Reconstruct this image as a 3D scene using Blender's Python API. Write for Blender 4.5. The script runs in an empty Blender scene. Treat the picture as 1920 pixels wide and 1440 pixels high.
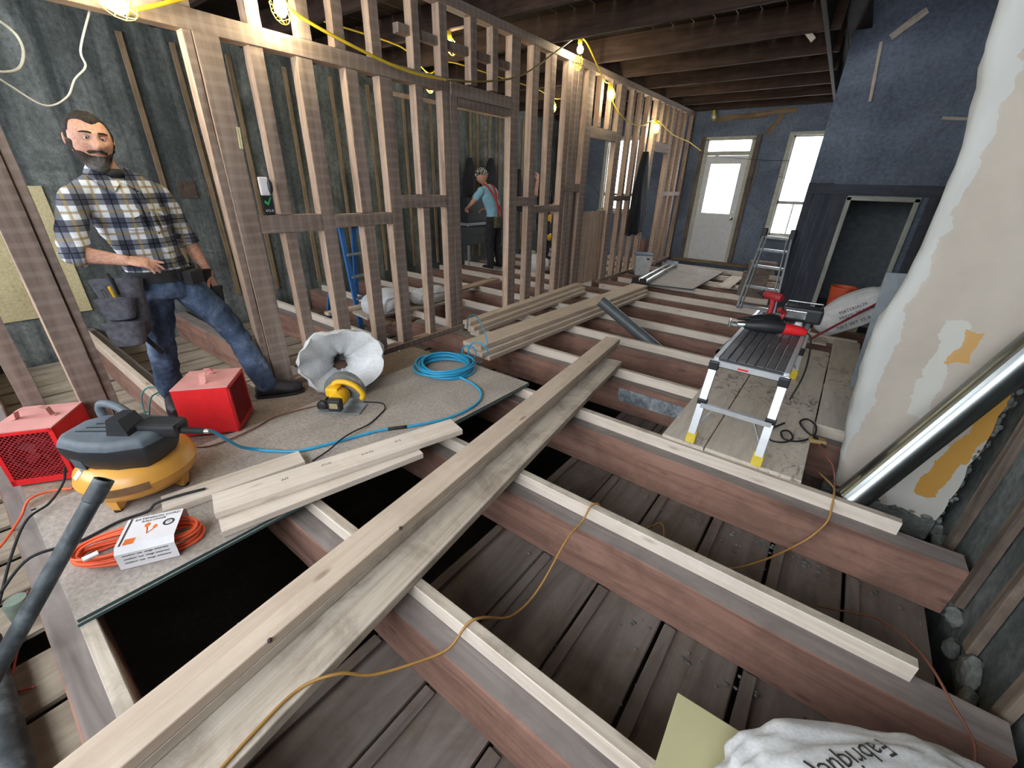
import bpy, bmesh, math, random
from mathutils import Vector, Matrix
rnd = random.Random(7)
scene = bpy.context.scene
COL = scene.collection

# ------------------------------------------------------------------ camera
CAM_ROT = ((0.794167, 0.607204, 0.024524), (0.279386, -0.328978, -0.902063), (-0.539668, 0.723240, -0.430908))       # rows: camera right, down, forward in world axes
cam_data = bpy.data.cameras.new('camera')
cam_data.lens = 14.8047; cam_data.sensor_width = 36.0; cam_data.sensor_fit = 'HORIZONTAL'
cam_data.clip_start = 0.02
cam = bpy.data.objects.new('camera', cam_data); COL.objects.link(cam)
r_, d_, f_ = CAM_ROT
cam.matrix_world = Matrix(((r_[0], -d_[0], -f_[0], 0), (r_[1], -d_[1], -f_[1], 0), (r_[2], -d_[2], -f_[2], 1.6), (0, 0, 0, 1)))
scene.camera = cam

# ------------------------------------------------------------------ sky and exposure
world = bpy.data.worlds.new('overcast_sky'); scene.world = world; world.use_nodes = True
bg = world.node_tree.nodes['Background']
bg.inputs[0].default_value = (0.90, 0.95, 1.0, 1); bg.inputs[1].default_value = 2.6
scene.view_settings.view_transform = 'Standard'; scene.view_settings.look = 'None'
scene.view_settings.gamma = 1.0; scene.view_settings.use_curve_mapping = False
scene.view_settings.exposure = 2.08
scene.cycles.use_denoising = True
scene.cycles.max_bounces = 6; scene.cycles.diffuse_bounces = 4; scene.cycles.glossy_bounces = 3
scene.cycles.transmission_bounces = 6; scene.cycles.sample_clamp_indirect = 6.0
# daylight portals fill the rear door and sashes; the two front openings are added for light
def portal(name, loc, rot, sx, sy):
    l = bpy.data.lights.new(name, 'AREA'); l.shape = 'RECTANGLE'; l.size = sx; l.size_y = sy
    l.cycles.is_portal = True
    o = bpy.data.objects.new(name, l); COL.objects.link(o); o.location = loc; o.rotation_euler = rot
    return o
portal('added_front_daylight', (-4.55, -2.06, 2.2), (math.pi/2, 0, 0), 3.3, 1.9)
portal('added_front_daylight', (-0.75, -2.06, 2.2), (math.pi/2, 0, 0), 3.1, 1.9)
portal('rear_daylight', (-2.58, 11.08, 1.6), (-math.pi/2, 0, 0), 0.8, 1.8)
portal('rear_daylight', (-1.1, 11.08, 1.65), (-math.pi/2, 0, 0), 0.7, 1.9)
portal('rear_daylight', (-5.0, 11.08, 1.8), (-math.pi/2, 0, 0), 0.9, 1.8)

# ------------------------------------------------------------------ helpers
def lin(c):
    if isinstance(c, str):
        c = [int(c[i:i+2], 16)/255 for i in (0, 2, 4)]
    return tuple((x/12.92 if x <= .04045 else ((x+.055)/1.055)**2.4) for x in c) + (1.0,)

class NT:
    def __init__(s, name):
        s.m = bpy.data.materials.new(name); s.m.use_nodes = True
        s.t = s.m.node_tree; s.p = s.t.nodes['Principled BSDF']
    def n(s, kind, **kw):
        nd = s.t.nodes.new(kind)
        for k, v in kw.items():
            if k[0] == 'i' and k[1:].isdigit(): nd.inputs[int(k[1:])].default_value = v
            else: setattr(nd, k, v)
        return nd
    def l(s, a, b): s.t.links.new(a, b)
    def coords(s, scale=(1, 1, 1), jitter=True, kind='Object'):
        tc = s.n('ShaderNodeTexCoord'); mp = s.n('ShaderNodeMapping'); mp.inputs['Scale'].default_value = scale
        s.l(tc.outputs[kind], mp.inputs['Vector'])
        if jitter:
            oi = s.n('ShaderNodeObjectInfo'); mu = s.n('ShaderNodeMath', operation='MULTIPLY'); mu.inputs[1].default_value = 37.0
            s.l(oi.outputs['Random'], mu.inputs[0]); s.l(mu.outputs[0], mp.inputs['Location'])
        return mp.outputs[0]
    def noise(s, vec, scale=5, detail=4, rough=.55, dist=0):
        nd = s.n('ShaderNodeTexNoise'); nd.inputs['Scale'].default_value = scale; nd.inputs['Detail'].default_value = detail
        nd.inputs['Roughness'].default_value = rough; nd.inputs['Distortion'].default_value = dist
        s.l(vec, nd.inputs['Vector']); return nd.outputs['Fac']
    def ramp(s, fac, stops):
        nd = s.n('ShaderNodeValToRGB'); cr = nd.color_ramp
        while len(cr.elements) < len(stops): cr.elements.new(.5)
        for e, (p, c) in zip(cr.elements, stops): e.position = p; e.color = c if len(c) == 4 else lin(c)
        s.l(fac, nd.inputs[0]); return nd.outputs[0]
    def mix(s, fac, a, b, mode='MIX'):
        nd = s.n('ShaderNodeMix', data_type='RGBA', blend_type=mode)
        for sock, v in ((nd.inputs[0], fac), (nd.inputs[6], a), (nd.inputs[7], b)):
            if hasattr(v, 'links'): s.l(v, sock)
            else: sock.default_value = v
        return nd.outputs[2]
    def math(s, op, a, b=None):
        nd = s.n('ShaderNodeMath', operation=op)
        for i, v in enumerate((a, b)):
            if v is None: continue
            if hasattr(v, 'links'): s.l(v, nd.inputs[i])
            else: nd.inputs[i].default_value = v
        return nd.outputs[0]
    def bump(s, h, strength=.3, dist=.01):
        nd = s.n('ShaderNodeBump'); nd.inputs['Strength'].default_value = strength; nd.inputs['Distance'].default_value = dist
        s.l(h, nd.inputs['Height']); s.l(nd.outputs[0], s.p.inputs['Normal'])
    def done(s, col=None, rough=.6, metal=0, spec=.5):
        if col is not None:
            if hasattr(col, 'links'): s.l(col, s.p.inputs['Base Color'])
            else: s.p.inputs['Base Color'].default_value = col
        if hasattr(rough, 'links'): s.l(rough, s.p.inputs['Roughness'])
        else: s.p.inputs['Roughness'].default_value = rough
        s.p.inputs['Metallic'].default_value = metal; s.p.inputs['Specular IOR Level'].default_value = spec
        return s.m

def wood(name, light, mid, dark, grain=22, rough=.75, knots=.5, dirt=None, dirt_amt=.5, axis=0):
    t = NT(name)
    sc = [grain]*3; sc[axis] = 1.1
    v = t.coords(tuple(sc))
    g = t.noise(v, 1.0, 6, .6, .8)
    col = t.ramp(g, [(.25, dark), (.5, mid), (.75, light)])
    v2 = t.coords(tuple(3 if i == axis else 9 for i in range(3)))
    k = t.n('ShaderNodeTexVoronoi', feature='F1'); k.inputs['Scale'].default_value = .8; t.l(v2, k.inputs['Vector'])
    km = t.ramp(k.outputs['Distance'], [(.05, (1, 1, 1, 1)), (.13, (0, 0, 0, 1))])
    dk = lin(dark); col = t.mix(t.math('MULTIPLY', km, knots), col, (dk[0]*.5, dk[1]*.42, dk[2]*.36, 1))
    if dirt:
        d = t.noise(t.coords((2.5, 2.5, 2.5)), 1.5, 7, .7, .5)
        dm = t.ramp(d, [(.46, (0, 0, 0, 1)), (.68, (1, 1, 1, 1))])
        col = t.mix(t.math('MULTIPLY', dm, dirt_amt), col, lin(dirt))
    t.bump(g, .25, .004)
    return t.done(col, rough, 0, .3)

def plain(name, col, rough=.5, metal=0, var=.12, scale=14, bump=0, spec=.5):
    t = NT(name); c = lin(col)
    n = t.noise(t.coords((1, 1, 1)), scale, 5, .6)
    lo = tuple(max(0, x*(1-var*2)) for x in c[:3])+(1,); hi = tuple(min(1, x*(1+var*1.4)) for x in c[:3])+(1,)
    cc = t.ramp(n, [(.3, lo), (.7, hi)])
    if bump: t.bump(n, bump, .004)
    return t.done(cc, rough, metal, spec)

def stained(name, base, stops, scale=3, rough=.85, fine=40, bump=.4, stretch=(1, 1, 1), spec=.3):
    t = NT(name)
    n1 = t.noise(t.coords(stretch), scale, 8, .65, .6); n2 = t.noise(t.coords((1, 1, 1)), fine, 4, .6)
    c = t.ramp(n1, stops)
    c = t.mix(.35, c, t.ramp(n2, [(.3, (0, 0, 0, 1)), (.7, (1, 1, 1, 1))]), 'SOFT_LIGHT')
    t.bump(t.math('ADD', n1, n2), bump, .006)
    return t.done(c, rough, 0, spec)

def emit(name, col, strength):
    t = NT(name); t.p.inputs['Base Color'].default_value = lin(col)
    t.p.inputs['Emission Color'].default_value = lin(col); t.p.inputs['Emission Strength'].default_value = strength
    return t.m

class MB:
    """collects shapes into ONE mesh"""
    def __init__(s): s.v = []; s.f = []; s.mi = []
    def add(s, vs, fs, M=None, mi=0):
        o = len(s.v)
        s.v += [tuple(M @ Vector(p)) if M else tuple(p) for p in vs]
        for i, f in enumerate(fs):
            s.f.append([o+k for k in f]); s.mi.append(mi[i] if isinstance(mi, (list, tuple)) else mi)
        return s
    def box(s, lo, hi, M=None, mi=0, c=0):
        if not c:
            x0, y0, z0 = lo; x1, y1, z1 = hi
            vs = [(x0,y0,z0),(x1,y0,z0),(x1,y1,z0),(x0,y1,z0),(x0,y0,z1),(x1,y0,z1),(x1,y1,z1),(x0,y1,z1)]
            return s.add(vs, [(3,2,1,0),(4,5,6,7),(0,1,5,4),(1,2,6,5),(2,3,7,6),(3,0,4,7)], M, mi)
        bm = bmesh.new(); bmesh.ops.create_cube(bm, size=1)
        for v in bm.verts:
            v.co = Vector([lo[i]+(v.co[i]+.5)*(hi[i]-lo[i]) for i in range(3)])
        bmesh.ops.bevel(bm, geom=bm.edges[:], offset=c, segments=2, profile=.6, affect='EDGES')
        bm.verts.index_update()
        s.add([v.co for v in bm.verts], [[v.index for v in f.verts] for f in bm.faces], M, mi); bm.free(); return s
    def cyl(s, a, b, r, r2=None, n=12, cap=True, mi=0):
        return s.tube([a, b], [r, r if r2 is None else r2], n, cap, mi)
    def tube(s, pts, r, n=8, cap=True, mi=0, closed=False):
        pts = [Vector(p) for p in pts]; m = len(pts)
        rs = r if isinstance(r, (list, tuple)) else [r]*m
        rings = []; up = None
        for i, p in enumerate(pts):
            if closed: t = pts[(i+1) % m]-pts[i-1]
            else: t = pts[min(i+1, m-1)]-pts[max(i-1, 0)]
            if t.length < 1e-9: t = Vector((0, 0, 1))
            t.normalize()
            if up is None:
                up = Vector((0, 0, 1)) if abs(t.z) < .9 else Vector((1, 0, 0))
            u = (up - t*up.dot(t))
            if u.length < 1e-5: u = t.orthogonal()
            u.normalize(); w = t.cross(u); up = u
            rings.append([p+(u*math.cos(a)+w*math.sin(a))*rs[i] for a in [2*math.pi*k/n for k in range(n)]])
        vs = [q for rg in rings for q in rg]; fs = []
        for i in range(m if closed else m-1):
            j = (i+1) % m
            for k in range(n): fs.append((i*n+k, i*n+(k+1) % n, j*n+(k+1) % n, j*n+k))
        if cap and not closed: fs += [tuple(reversed(range(n))), tuple(range((m-1)*n, m*n))]
        return s.add(vs, fs, None, mi)
    def lathe(s, prof, n=24, M=None, mi=0, cap=True):
        vs = [(r*math.cos(2*math.pi*k/n), r*math.sin(2*math.pi*k/n), z) for r, z in prof for k in range(n)]; m = len(prof)
        fs = [(i*n+k, i*n+(k+1) % n, (i+1)*n+(k+1) % n, (i+1)*n+k) for i in range(m-1) for k in range(n)]
        if cap: fs += [tuple(reversed(range(n))), tuple(range((m-1)*n, m*n))]
        return s.add(vs, fs, M, mi)
    def prism(s, poly, z0, z1, M=None, mi=0):
        n = len(poly); vs = [(x, y, z0) for x, y in poly]+[(x, y, z1) for x, y in poly]
        fs = [tuple(reversed(range(n))), tuple(range(n, 2*n))]+[(k, (k+1) % n, n+(k+1) % n, n+k) for k in range(n)]
        return s.add(vs, fs, M, mi)
    def ball(s, c, r, nu=16, nv=10, M=None, mi=0):
        rx, ry, rz = r if isinstance(r, (list, tuple)) else (r, r, r)
        vs = []; fs = []
        for i in range(nv+1):
            th = math.pi*i/nv
            for k in range(nu):
                ph = 2*math.pi*k/nu
                vs.append((c[0]+rx*math.sin(th)*math.cos(ph), c[1]+ry*math.sin(th)*math.sin(ph), c[2]+rz*math.cos(th)))
        for i in range(nv):
            for k in range(nu): fs.append((i*nu+k, (i+1)*nu+k, (i+1)*nu+(k+1) % nu, i*nu+(k+1) % nu))
        return s.add(vs, fs, M, mi)
    def mesh(s, name):
        me = bpy.data.meshes.new(name); me.from_pydata(s.v, [], s.f)
        me.polygons.foreach_set('material_index', s.mi); me.update(); return me
    def build(s, name, mats, parent=None, smooth=False, loc=None, M=None, recalc=False):
        me = s.mesh(name)
        if recalc:
            bm = bmesh.new(); bm.from_mesh(me); bmesh.ops.remove_doubles(bm, verts=bm.verts, dist=1e-5)
            bmesh.ops.recalc_face_normals(bm, faces=bm.faces); bm.to_mesh(me); bm.free()
        return link(name, me, mats, parent, smooth, loc, M)

def link(name, me, mats, parent=None, smooth=False, loc=None, M=None):
    for m in (mats if isinstance(mats, (list, tuple)) else [mats]): me.materials.append(m)
    if smooth:
        me.polygons.foreach_set('use_smooth', [True]*len(me.polygons))
        if smooth != 2: me.set_sharp_from_angle(angle=math.radians(38))
    o = bpy.data.objects.new(name, me); COL.objects.link(o)
    if parent: o.parent = parent
    if M is not None: o.matrix_local = M
    elif loc is not None: o.location = loc
    return o

def tag(o, label=None, cat=None, group=None, kind=None):
    if label: o['label'] = label
    if cat: o['category'] = cat
    if group: o['group'] = group
    if kind: o['kind'] = kind
    return o
def thing(name, label, cat, loc=(0, 0, 0), rz=0, group=None, kind=None, M=None):
    o = bpy.data.objects.new(name, None); COL.objects.link(o); o.empty_display_size = .1
    if M is not None: o.matrix_world = M
    else: o.location = loc; o.rotation_euler = (0, 0, rz)
    return tag(o, label, cat, group, kind)
def struct(name, label, loc=(0, 0, 0)):
    return thing(name, label, None, loc, kind='structure')
def frame(origin, xdir, up=(0, 0, 1)):
    x = Vector(xdir).normalized(); z = Vector(up); z = (z-x*z.dot(x)).normalized(); y = z.cross(x)
    M = Matrix.Identity(4)
    for i, a in enumerate((x, y, z)):
        for k in range(3): M[k][i] = a[k]
    M.translation = Vector(origin); return M

def beam(name, a, b, w, t, mats, parent=None, up=(0, 0, 1), c=.003, seg=1, jit=0, topmi=None, sidemi=None, endmi=None):
    """straight timber from a to b (centre line); local X = length, w across, t along up"""
    a = Vector(a); b = Vector(b); L = (b-a).length; M = frame(a, b-a, up)
    hw, ht = w/2, t/2
    sec = [(-hw+c, -ht), (hw-c, -ht), (hw, -ht+c), (hw, ht-c), (hw-c, ht), (-hw+c, ht), (-hw, ht-c), (-hw, -ht+c)]
    vs = []; fs = []; mi = []
    for i in range(seg+1):
        x = L*i/seg
        for (y, z) in sec:
            dy = rnd.uniform(-jit, jit) if jit else 0; dz = rnd.uniform(-jit, jit) if jit else 0
            vs.append((x+(rnd.uniform(-jit, jit) if jit and i in (0, seg) else 0), y+dy, z+dz))
    side = {0: 3, 2: 2, 4: 1, 6: 2}     # 1 top, 2 sides, 3 bottom
    for i in range(seg):
        for k in range(8):
            fs.append((i*8+k, i*8+(k+1) % 8, (i+1)*8+(k+1) % 8, (i+1)*8+k)[::-1])
            s_ = side.get(k, 2)
            mi.append((topmi if s_ in (1, 3) and topmi is not None else sidemi if s_ == 2 and sidemi is not None else 0))
    fs += [tuple(range(8)), tuple(reversed(range(seg*8, seg*8+8)))]; mi += [endmi or 0]*2
    me = bpy.data.meshes.new(name); me.from_pydata(vs, [], [f[::-1] for f in fs]); me.polygons.foreach_set('material_index', mi); me.update()
    if parent is None: o = link(name, me, mats, None); o.matrix_world = M
    else:
        o = link(name, me, mats, parent); o.matrix_local = parent_inv(parent) @ M
    return o
def parent_inv(p):
    m = Matrix.Identity(4); q = p; chain = []
    while q: chain.append(q.matrix_basis.copy()); q = q.parent
    for b in reversed(chain): m = m @ b
    return m.inverted()
def copy_tree(o, parent=None):
    c = o.copy(); COL.objects.link(c); c.parent = parent
    for ch in list(o.children): copy_tree(ch, c)
    return c
def curve_pts(pts, n=8):
    """Catmull-Rom through pts"""
    P = [Vector(p) for p in pts]; out = []
    for i in range(len(P)-1):
        p0, p1, p2, p3 = P[max(i-1, 0)], P[i], P[i+1], P[min(i+2, len(P)-1)]
        for k in range(n):
            t = k/n
            out.append(.5*((2*p1)+(p2-p0)*t+(2*p0-5*p1+4*p2-p3)*t*t+(3*p1-p0-3*p2+p3)*t**3))
    out.append(P[-1]); return out
def cord(name, pts, r, mat, parent=None, n=6, sub=8):
    return MB().tube(curve_pts(pts, sub), r, n).build(name, mat, parent, smooth=2)
def text_mesh(name, s, size, mat, M, parent=None, extrude=.0006):
    cu = bpy.data.curves.new(name, 'FONT'); cu.body = s; cu.size = size; cu.extrude = extrude; cu.align_x = 'CENTER'; cu.align_y = 'CENTER'; cu.resolution_u = 2
    tmp = bpy.data.objects.new(name, cu); COL.objects.link(tmp)
    dg = bpy.context.evaluated_depsgraph_get(); me = bpy.data.meshes.new_from_object(tmp.evaluated_get(dg))
    bpy.data.objects.remove(tmp); bpy.data.curves.remove(cu)
    me.materials.clear(); o = link(name, me, mat, parent)
    o.matrix_local = (parent_inv(parent) @ M) if parent else M
    return o

# ------------------------------------------------------------------ materials
W_NEW = wood('new_pine', 'd4c3b2', 'c9b7a5', 'b9a592', 26, .7, .7, '998675', .3)
W_PALE = wood('pale_spruce', 'e2d8cd', 'd9ccbf', 'c9baaa', 26, .7, .55, 'a39280', .25)
W_NEWDIRT = wood('muddy_pine', 'd0c6b8', 'c0b4a5', 'a09182', 22, .75, .4, '75675a', .6)
W_RED = wood('old_red_joist', 'a07c6e', '8c6a5d', '664d44', 12, .8, .6, '57433b', .5)
W_GREY = wood('dusty_joist_top', '958c87', '857c78', '675e5a', 14, .9, .2, '6d6460', .6)
W_TAN = wood('stud_clean_side', 'cbb3a0', 'b69c88', '8d7666', 14, .8, .4, '806a5c', .4)
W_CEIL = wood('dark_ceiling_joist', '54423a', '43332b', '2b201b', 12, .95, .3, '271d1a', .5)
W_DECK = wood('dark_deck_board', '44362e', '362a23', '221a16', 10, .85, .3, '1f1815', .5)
W_LATH = wood('old_ceiling_board', '847a74', '716862', '544b46', 9, .9, .2, '5c4632', .5)
W_SLAT = wood('dusty_ceiling_board', 'b5a998', '9c907f', '746858', 9, .9, .2, '685d4e', .5)
W_FURR = wood('furring_strip', 'a58f74', '8b765d', '5d4c3b', 18, .85, .4, '51463c', .5)

def stud_face():
    t = NT('lath_marked_stud_face')
    g = t.noise(t.coords((1.2, 16, 16)), 1, 6, .6, .6)
    c = t.ramp(g, [(.25, '6a5b53'), (.5, '87766d'), (.78, 'a09085')])
    w = t.n('ShaderNodeTexWave', wave_type='BANDS', bands_direction='X'); w.inputs['Scale'].default_value = 4.2
    w.inputs['Distortion'].default_value = 1.2; w.inputs['Detail'].default_value = 2; t.l(t.coords((1, 1, 1)), w.inputs['Vector'])
    m = t.ramp(w.outputs['Fac'], [(.55, (0, 0, 0, 1)), (.9, (.16, .16, .16, 1))])
    c = t.mix(m, c, lin('b9aca1'))
    t.bump(g, .3, .004)
    return t.done(c, .85, 0, .2)
W_STUD = stud_face()

def grey_plaster(name, stops, band_scale, band_amt):
    t = NT(name)
    n = t.noise(t.coords((1, 1, 1), False), 1.3, 9, .68, .8)
    c = t.ramp(n, stops)
    w = t.noise(t.coords((.05, 3.4, .22), False), 1.5, 4, .6, .3)
    c = t.mix(t.math('MULTIPLY', t.ramp(w, [(.42, (0, 0, 0, 1)), (.6, (1, 1, 1, 1))]), band_amt), c, lin('343a3c'))
    f = t.noise(t.coords((1, 1, 1), False), 24, 6, .7)
    c = t.mix(.4, c, t.ramp(f, [(.3, (0, 0, 0, 1)), (.7, (1, 1, 1, 1))]), 'SOFT_LIGHT')
    t.bump(t.math('ADD', n, f), .5, .02)
    return t.done(c, .8, 0, .35)
P_LEFT = grey_plaster('weathered_grey_green_wall', [(.3, '484c4a'), (.5, '666b69'), (.68, '8c918f')], 2, .8)
P_HAZE = grey_plaster('haze_tinted_wall', [(.3, '586273'), (.55, '717c8e'), (.75, '8a95a7')], 2, .4)  # lightened slate blue: veiling haze is painted into this wall colour
P_RIGHT = grey_plaster('dark_parged_wall', [(.3, '3c4140'), (.5, '575d5c'), (.7, '7a807e')], 2, .5)

# ------------------------------------------------------------------ floor frame
YS = [-.15, .70, 1.707, 2.66, 3.62, 4.51, 5.35, 6.28, 7.05, 7.85, 8.7, 9.5, 10.3]
YS_R = [-.15, .778, 1.707, 2.66, 3.62, 4.51, 5.35, 6.28, 7.05, 7.85, 8.7, 9.5, 10.3]
floor = struct('floor', 'open floor frame of old red joists with new pale boards fixed along them')
XR = .93
for i, y in enumerate(YS_R):
    xr = XR if y < 7.3 else -.71
    if i == 5: xr = .9
    beam('joist', (-6.88, y-.02, -.2375), (xr, y-.02, -.2375), .15, .305, [W_RED, W_GREY], floor, c=.006, seg=24, jit=.004, topmi=1)
    xs = .655 if y < 4 else (.42 if y < 7.3 else xr-.05)
    if i == 0: xs = -1.2
    # the new levelling board on the joist, room side of the partition
    xl = -3.36
    h = .085 if y < 2.7 else .105
    if i == 0: xl = -2.9
    beam('levelling_board', (xl, y+.027, -h/2), (xs, y+.027, -h/2), .05, h, [W_PALE if i else W_NEWDIRT, W_NEWDIRT], floor, c=.003, topmi=1)
    # beyond the partition: deeper new boards
    if i == 1: beam('levelling_board', (-6.7, y-.075, -.05), (-3.52, y-.08, -.05), .05, .1, W_NEW, floor)
    elif i > 2: beam('levelling_board', (-6.7, y+.05, -.10), (-3.53, y+.05, -.10), .045, .2, W_PALE, floor)
# the old ceiling boards of the storey below
for k in range(6):
    x0 = -1.285+k*.362
    beam('ceiling_board', (x0+.175, -.55, -.405), (x0+.175, 7.4, -.405), .338, .024, W_LATH, floor, seg=12, jit=.004)
    for y in YS_R[1:8]:
        pass
for k in range(6):   # narrow cover battens beside each joint
    x0 = -1.285+k*.362
    for y0, y1 in zip(YS_R[:7], YS_R[1:8]):
        beam('cover_batten', (x0+.03+.0, y0+.07, -.384), (x0+.03, y1-.11, -.384), .055, .016, W_LATH, floor, c=.002, seg=3, jit=.003)
for k in range(12):
    x0 = -6.86+k*.362
    beam('ceiling_board', (x0+.15, -1.95, -.41), (x0+.15, 10.9, -.41), .31, .024, W_SLAT, floor, seg=14, jit=.005)
for k in range(-1, 2):
    x0 = -2.07+k*.36
    beam('ceiling_board', (x0+.17, -1.95, -.41), (x0+.17, -.24, -.41), .32, .024, W_SLAT, floor, seg=5, jit=.005)
# bottom of the cellar, seen as blackness through the gap
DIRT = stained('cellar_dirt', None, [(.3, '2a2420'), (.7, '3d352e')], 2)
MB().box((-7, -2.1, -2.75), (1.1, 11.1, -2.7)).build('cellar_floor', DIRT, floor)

# ------------------------------------------------------------------ outer walls
wl = struct('wall_left', 'long weathered grey-green plaster wall behind the stud partition')
MB().box((-7.05, -2.1, -2.7), (-6.9, 11.1, 3.4)).build('plaster_face', P_LEFT, wl)
for y in [1.95, 2.456, 3.03, 3.737, 4.439, 5.1, 5.808, 6.444, 7.0, 7.55, 7.77, 8.14, 8.49, 8.9, 9.4, 9.9, 10.4]:
    a = rnd.uniform(-.02, .02)
    beam('furring_strip', (-6.885, y+a, .02), (-6.885, y-a, 2.97), .03, .055, W_FURR, wl, up=(0, 1, 0), seg=6, jit=.002)
beam('nailing_rail', (-6.87, 5.2, 2.92), (-6.87, 8.9, 2.92), .03, .07, W_TAN, wl)
for (y, z, w, h) in [(2.09, 1.32, .2, .2), (2.44, 1.78, .15, .2), (2.425, 1.57, .14, .18), (2.41, 1.33, .13, .2)]:
    MB().box((-6.915, y, z), (-6.885, y+w, z+h), c=.008).build('exposed_brick', plain('brick_brown', '584a42', .9, var=.25), wl)
P_FRONT = plain('front_wall_paint', '8a857e', .8)
wf = struct('wall_front', 'unseen front wall with two tall openings added to let fill light in')  # out of view; both openings are added, placed and sized for the light
m = MB()
for lo, hi in [((-7, -2.1, -2.7), (1.1, -1.98, 1.25)), ((-7, -2.1, 3.15), (1.1, -1.98, 3.5)), ((-7, -2.1, 1.25), (-6.2, -1.98, 3.15)), ((-2.9, -2.1, 1.25), (-2.3, -1.98, 3.15)), ((.8, -2.1, 1.25), (1.1, -1.98, 3.15))]: m.box(lo, hi)
m.build('masonry', P_FRONT, wf)
wb = struct('wall_back', 'rear wall with blue haze painted into its colour, around the glazed door and tall windows')
m = MB()
Y0, Y1 = 11.0, 11.16
for x0, x1, z0, z1 in [(-7, -5.5, -2.7, 3.5), (-4.5, -3.1, -2.7, 3.5), (-2.08, -1.46, -2.7, 3.5), (-.78, 1.1, -2.7, 3.5), (-5.5, -4.5, -2.7, .95), (-5.5, -4.5, 2.68, 3.5), (-3.1, -2.08, -2.7, 0), (-3.1, -2.08, 2.57, 3.5), (-1.46, -.78, -2.7, .66), (-1.46, -.78, 2.62, 3.5)]:
    m.box((x0, Y0, z0), (x1, Y1, z1))
m.build('plaster_face', P_HAZE, wb)
for (x0, z0, x1, z1, w) in [(-2.2, 2.98, -1.5, 3.02, .09), (-1.93, 2.6, -1.72, 2.95, .09), (-3.0, 2.93, -2.0, 2.96, .1), (-1.98, 1.55, -1.93, 2.1, .02), (-2.05, 1.3, -1.98, 1.55, .03)]:
    beam('bare_wood_strip', (x0, 10.985, z0), (x1, 10.985, z1), .02, w, W_FURR, wb, up=(0, 0, 1) if abs(z1-z0) < .2 else (1, 0, 0), seg=4, jit=.006)
beam('sole_board', (-3.3, 10.93, .03), (-.95, 10.93, .03), .12, .06, W_FURR, wb)
wr = struct('wall_right', 'dark parged side wall with upright strapping beside the plaster slab')
MB().box((.97, -2.1, -2.7), (1.12, 7.6, 4.4)).build('parged_face', P_RIGHT, wr)
W_STRAP = wood('dirty_strapping', '8d7f72', '6f6257', '4a4039', 14, .85, .4, '3b3733', .6)
for y in [-.2, .35, .9, 1.35, 1.84, 2.23, 2.54, 2.97]:
    beam('strapping', (.95, y, -.25+rnd.uniform(-.03, .03)), (.95, y+rnd.uniform(-.03, .03), 3.3), .035, .07, W_STRAP, wr, up=(0, 1, 0), seg=8, jit=.004)
P_RUB = stained('rough_mortar', None, [(.3, '4a4d4b'), (.55, '6d716e'), (.75, '8f928f')], 5, .95, 30, .8)
m = MB()
for k in range(14):
    y = 1.2+k*.16+rnd.uniform(-.04, .04)
    c0 = Vector((.955, y, -.34+rnd.uniform(-.05, .05))); rr = Vector((rnd.uniform(.03, .05), rnd.uniform(.05, .11), rnd.uniform(.04, .10)))
    bm = bmesh.new(); bmesh.ops.create_icosphere(bm, subdivisions=2, radius=1); bm.verts.index_update()
    m.add([c0+Vector([v.co[i]*rr[i]*rnd.uniform(.72, 1.15) for i in range(3)]) for v in bm.verts], [[v.index for v in f.verts] for f in bm.faces]); bm.free()
o = m.build('mortar_clump', P_RUB, wr); o['kind'] = 'stuff'
# facing wall with the low dark doorway, and the return behind it
ws = struct('wall_stair', 'cross wall with blue haze painted into its colour and a low framed doorway, bags in front')
m = MB()
for x0, x1, z0, z1 in [(-.64, -.17, -2.7, 4.4), (.55, 1.0, -2.7, 4.4), (-.17, .55, 1.55, 4.4), (-.17, .55, -2.7, -.05)]: m.box((x0, 7.5, z0), (x1, 7.62, z1))
m.build('plaster_face', P_HAZE, ws)
MB().add([(-.64, 7.5, -2.7), (-.67, 11.0, -2.7), (-.67, 11.0, 4.4), (-.64, 7.5, 4.4), (-.52, 7.5, -2.7), (-.55, 11.0, -2.7), (-.55, 11.0, 4.4), (-.52, 7.5, 4.4)], [(0, 1, 2, 3), (4, 7, 6, 5), (3, 2, 6, 7)]).build('return_face', P_HAZE, ws)
W_FRAME = wood('grey_door_casing', 'b0b0aa', '96978f', '74746d', 14, .7, .2, '6a6a66', .5)
for a, b in [((-.15, 7.48, -.05), (-.15, 7.48, 1.54)), ((.535, 7.48, -.05), (.535, 7.48, 1.54))]: beam('door_casing', a, b, .05, .055, W_FRAME, ws, up=(1, 0, 0))
beam('door_casing', (-.17, 7.48, 1.53), (.565, 7.48, 1.53), .05, .055, W_FRAME, ws)
W_BLUEB = wood('dark_upright_board', '4c4f58', '40434c', '2e3038', 10, .85, .2, '272a30', .5)
for x in [-.60, -.50, -.40, -.30, -.22]: beam('upright_board', (x, 7.485, 0), (x, 7.485, 1.7 if x < -.3 else 1.62), .03, .085, W_BLUEB, ws, up=(1, 0, 0), seg=4, jit=.003)
beam('upright_board', (.68, 7.485, 0), (.68, 7.485, 1.68), .03, .1, W_BLUEB, ws, up=(1, 0, 0)); beam('head_board', (-.62, 7.48, 1.63), (.95, 7.48, 1.63), .03, .12, W_BLUEB, ws)
for a, b, w in [((-.27, 7.48, 3.22), (-.02, 7.48, 3.43), .07), ((-.345, 7.485, 3.19), (-.265, 7.485, 2.6), .03), ((.46, 7.485, 2.39), (.7, 7.485, 2.37), .03)]:
    beam('bare_wood_strip', a, b, .02, w, W_NEWDIRT, ws, up=(0, 0, 1) if w != .03 else (1, 0, .3), seg=3, jit=.004)
W_ROOM = plain('dim_room_paint', '70767a', .8)
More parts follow.
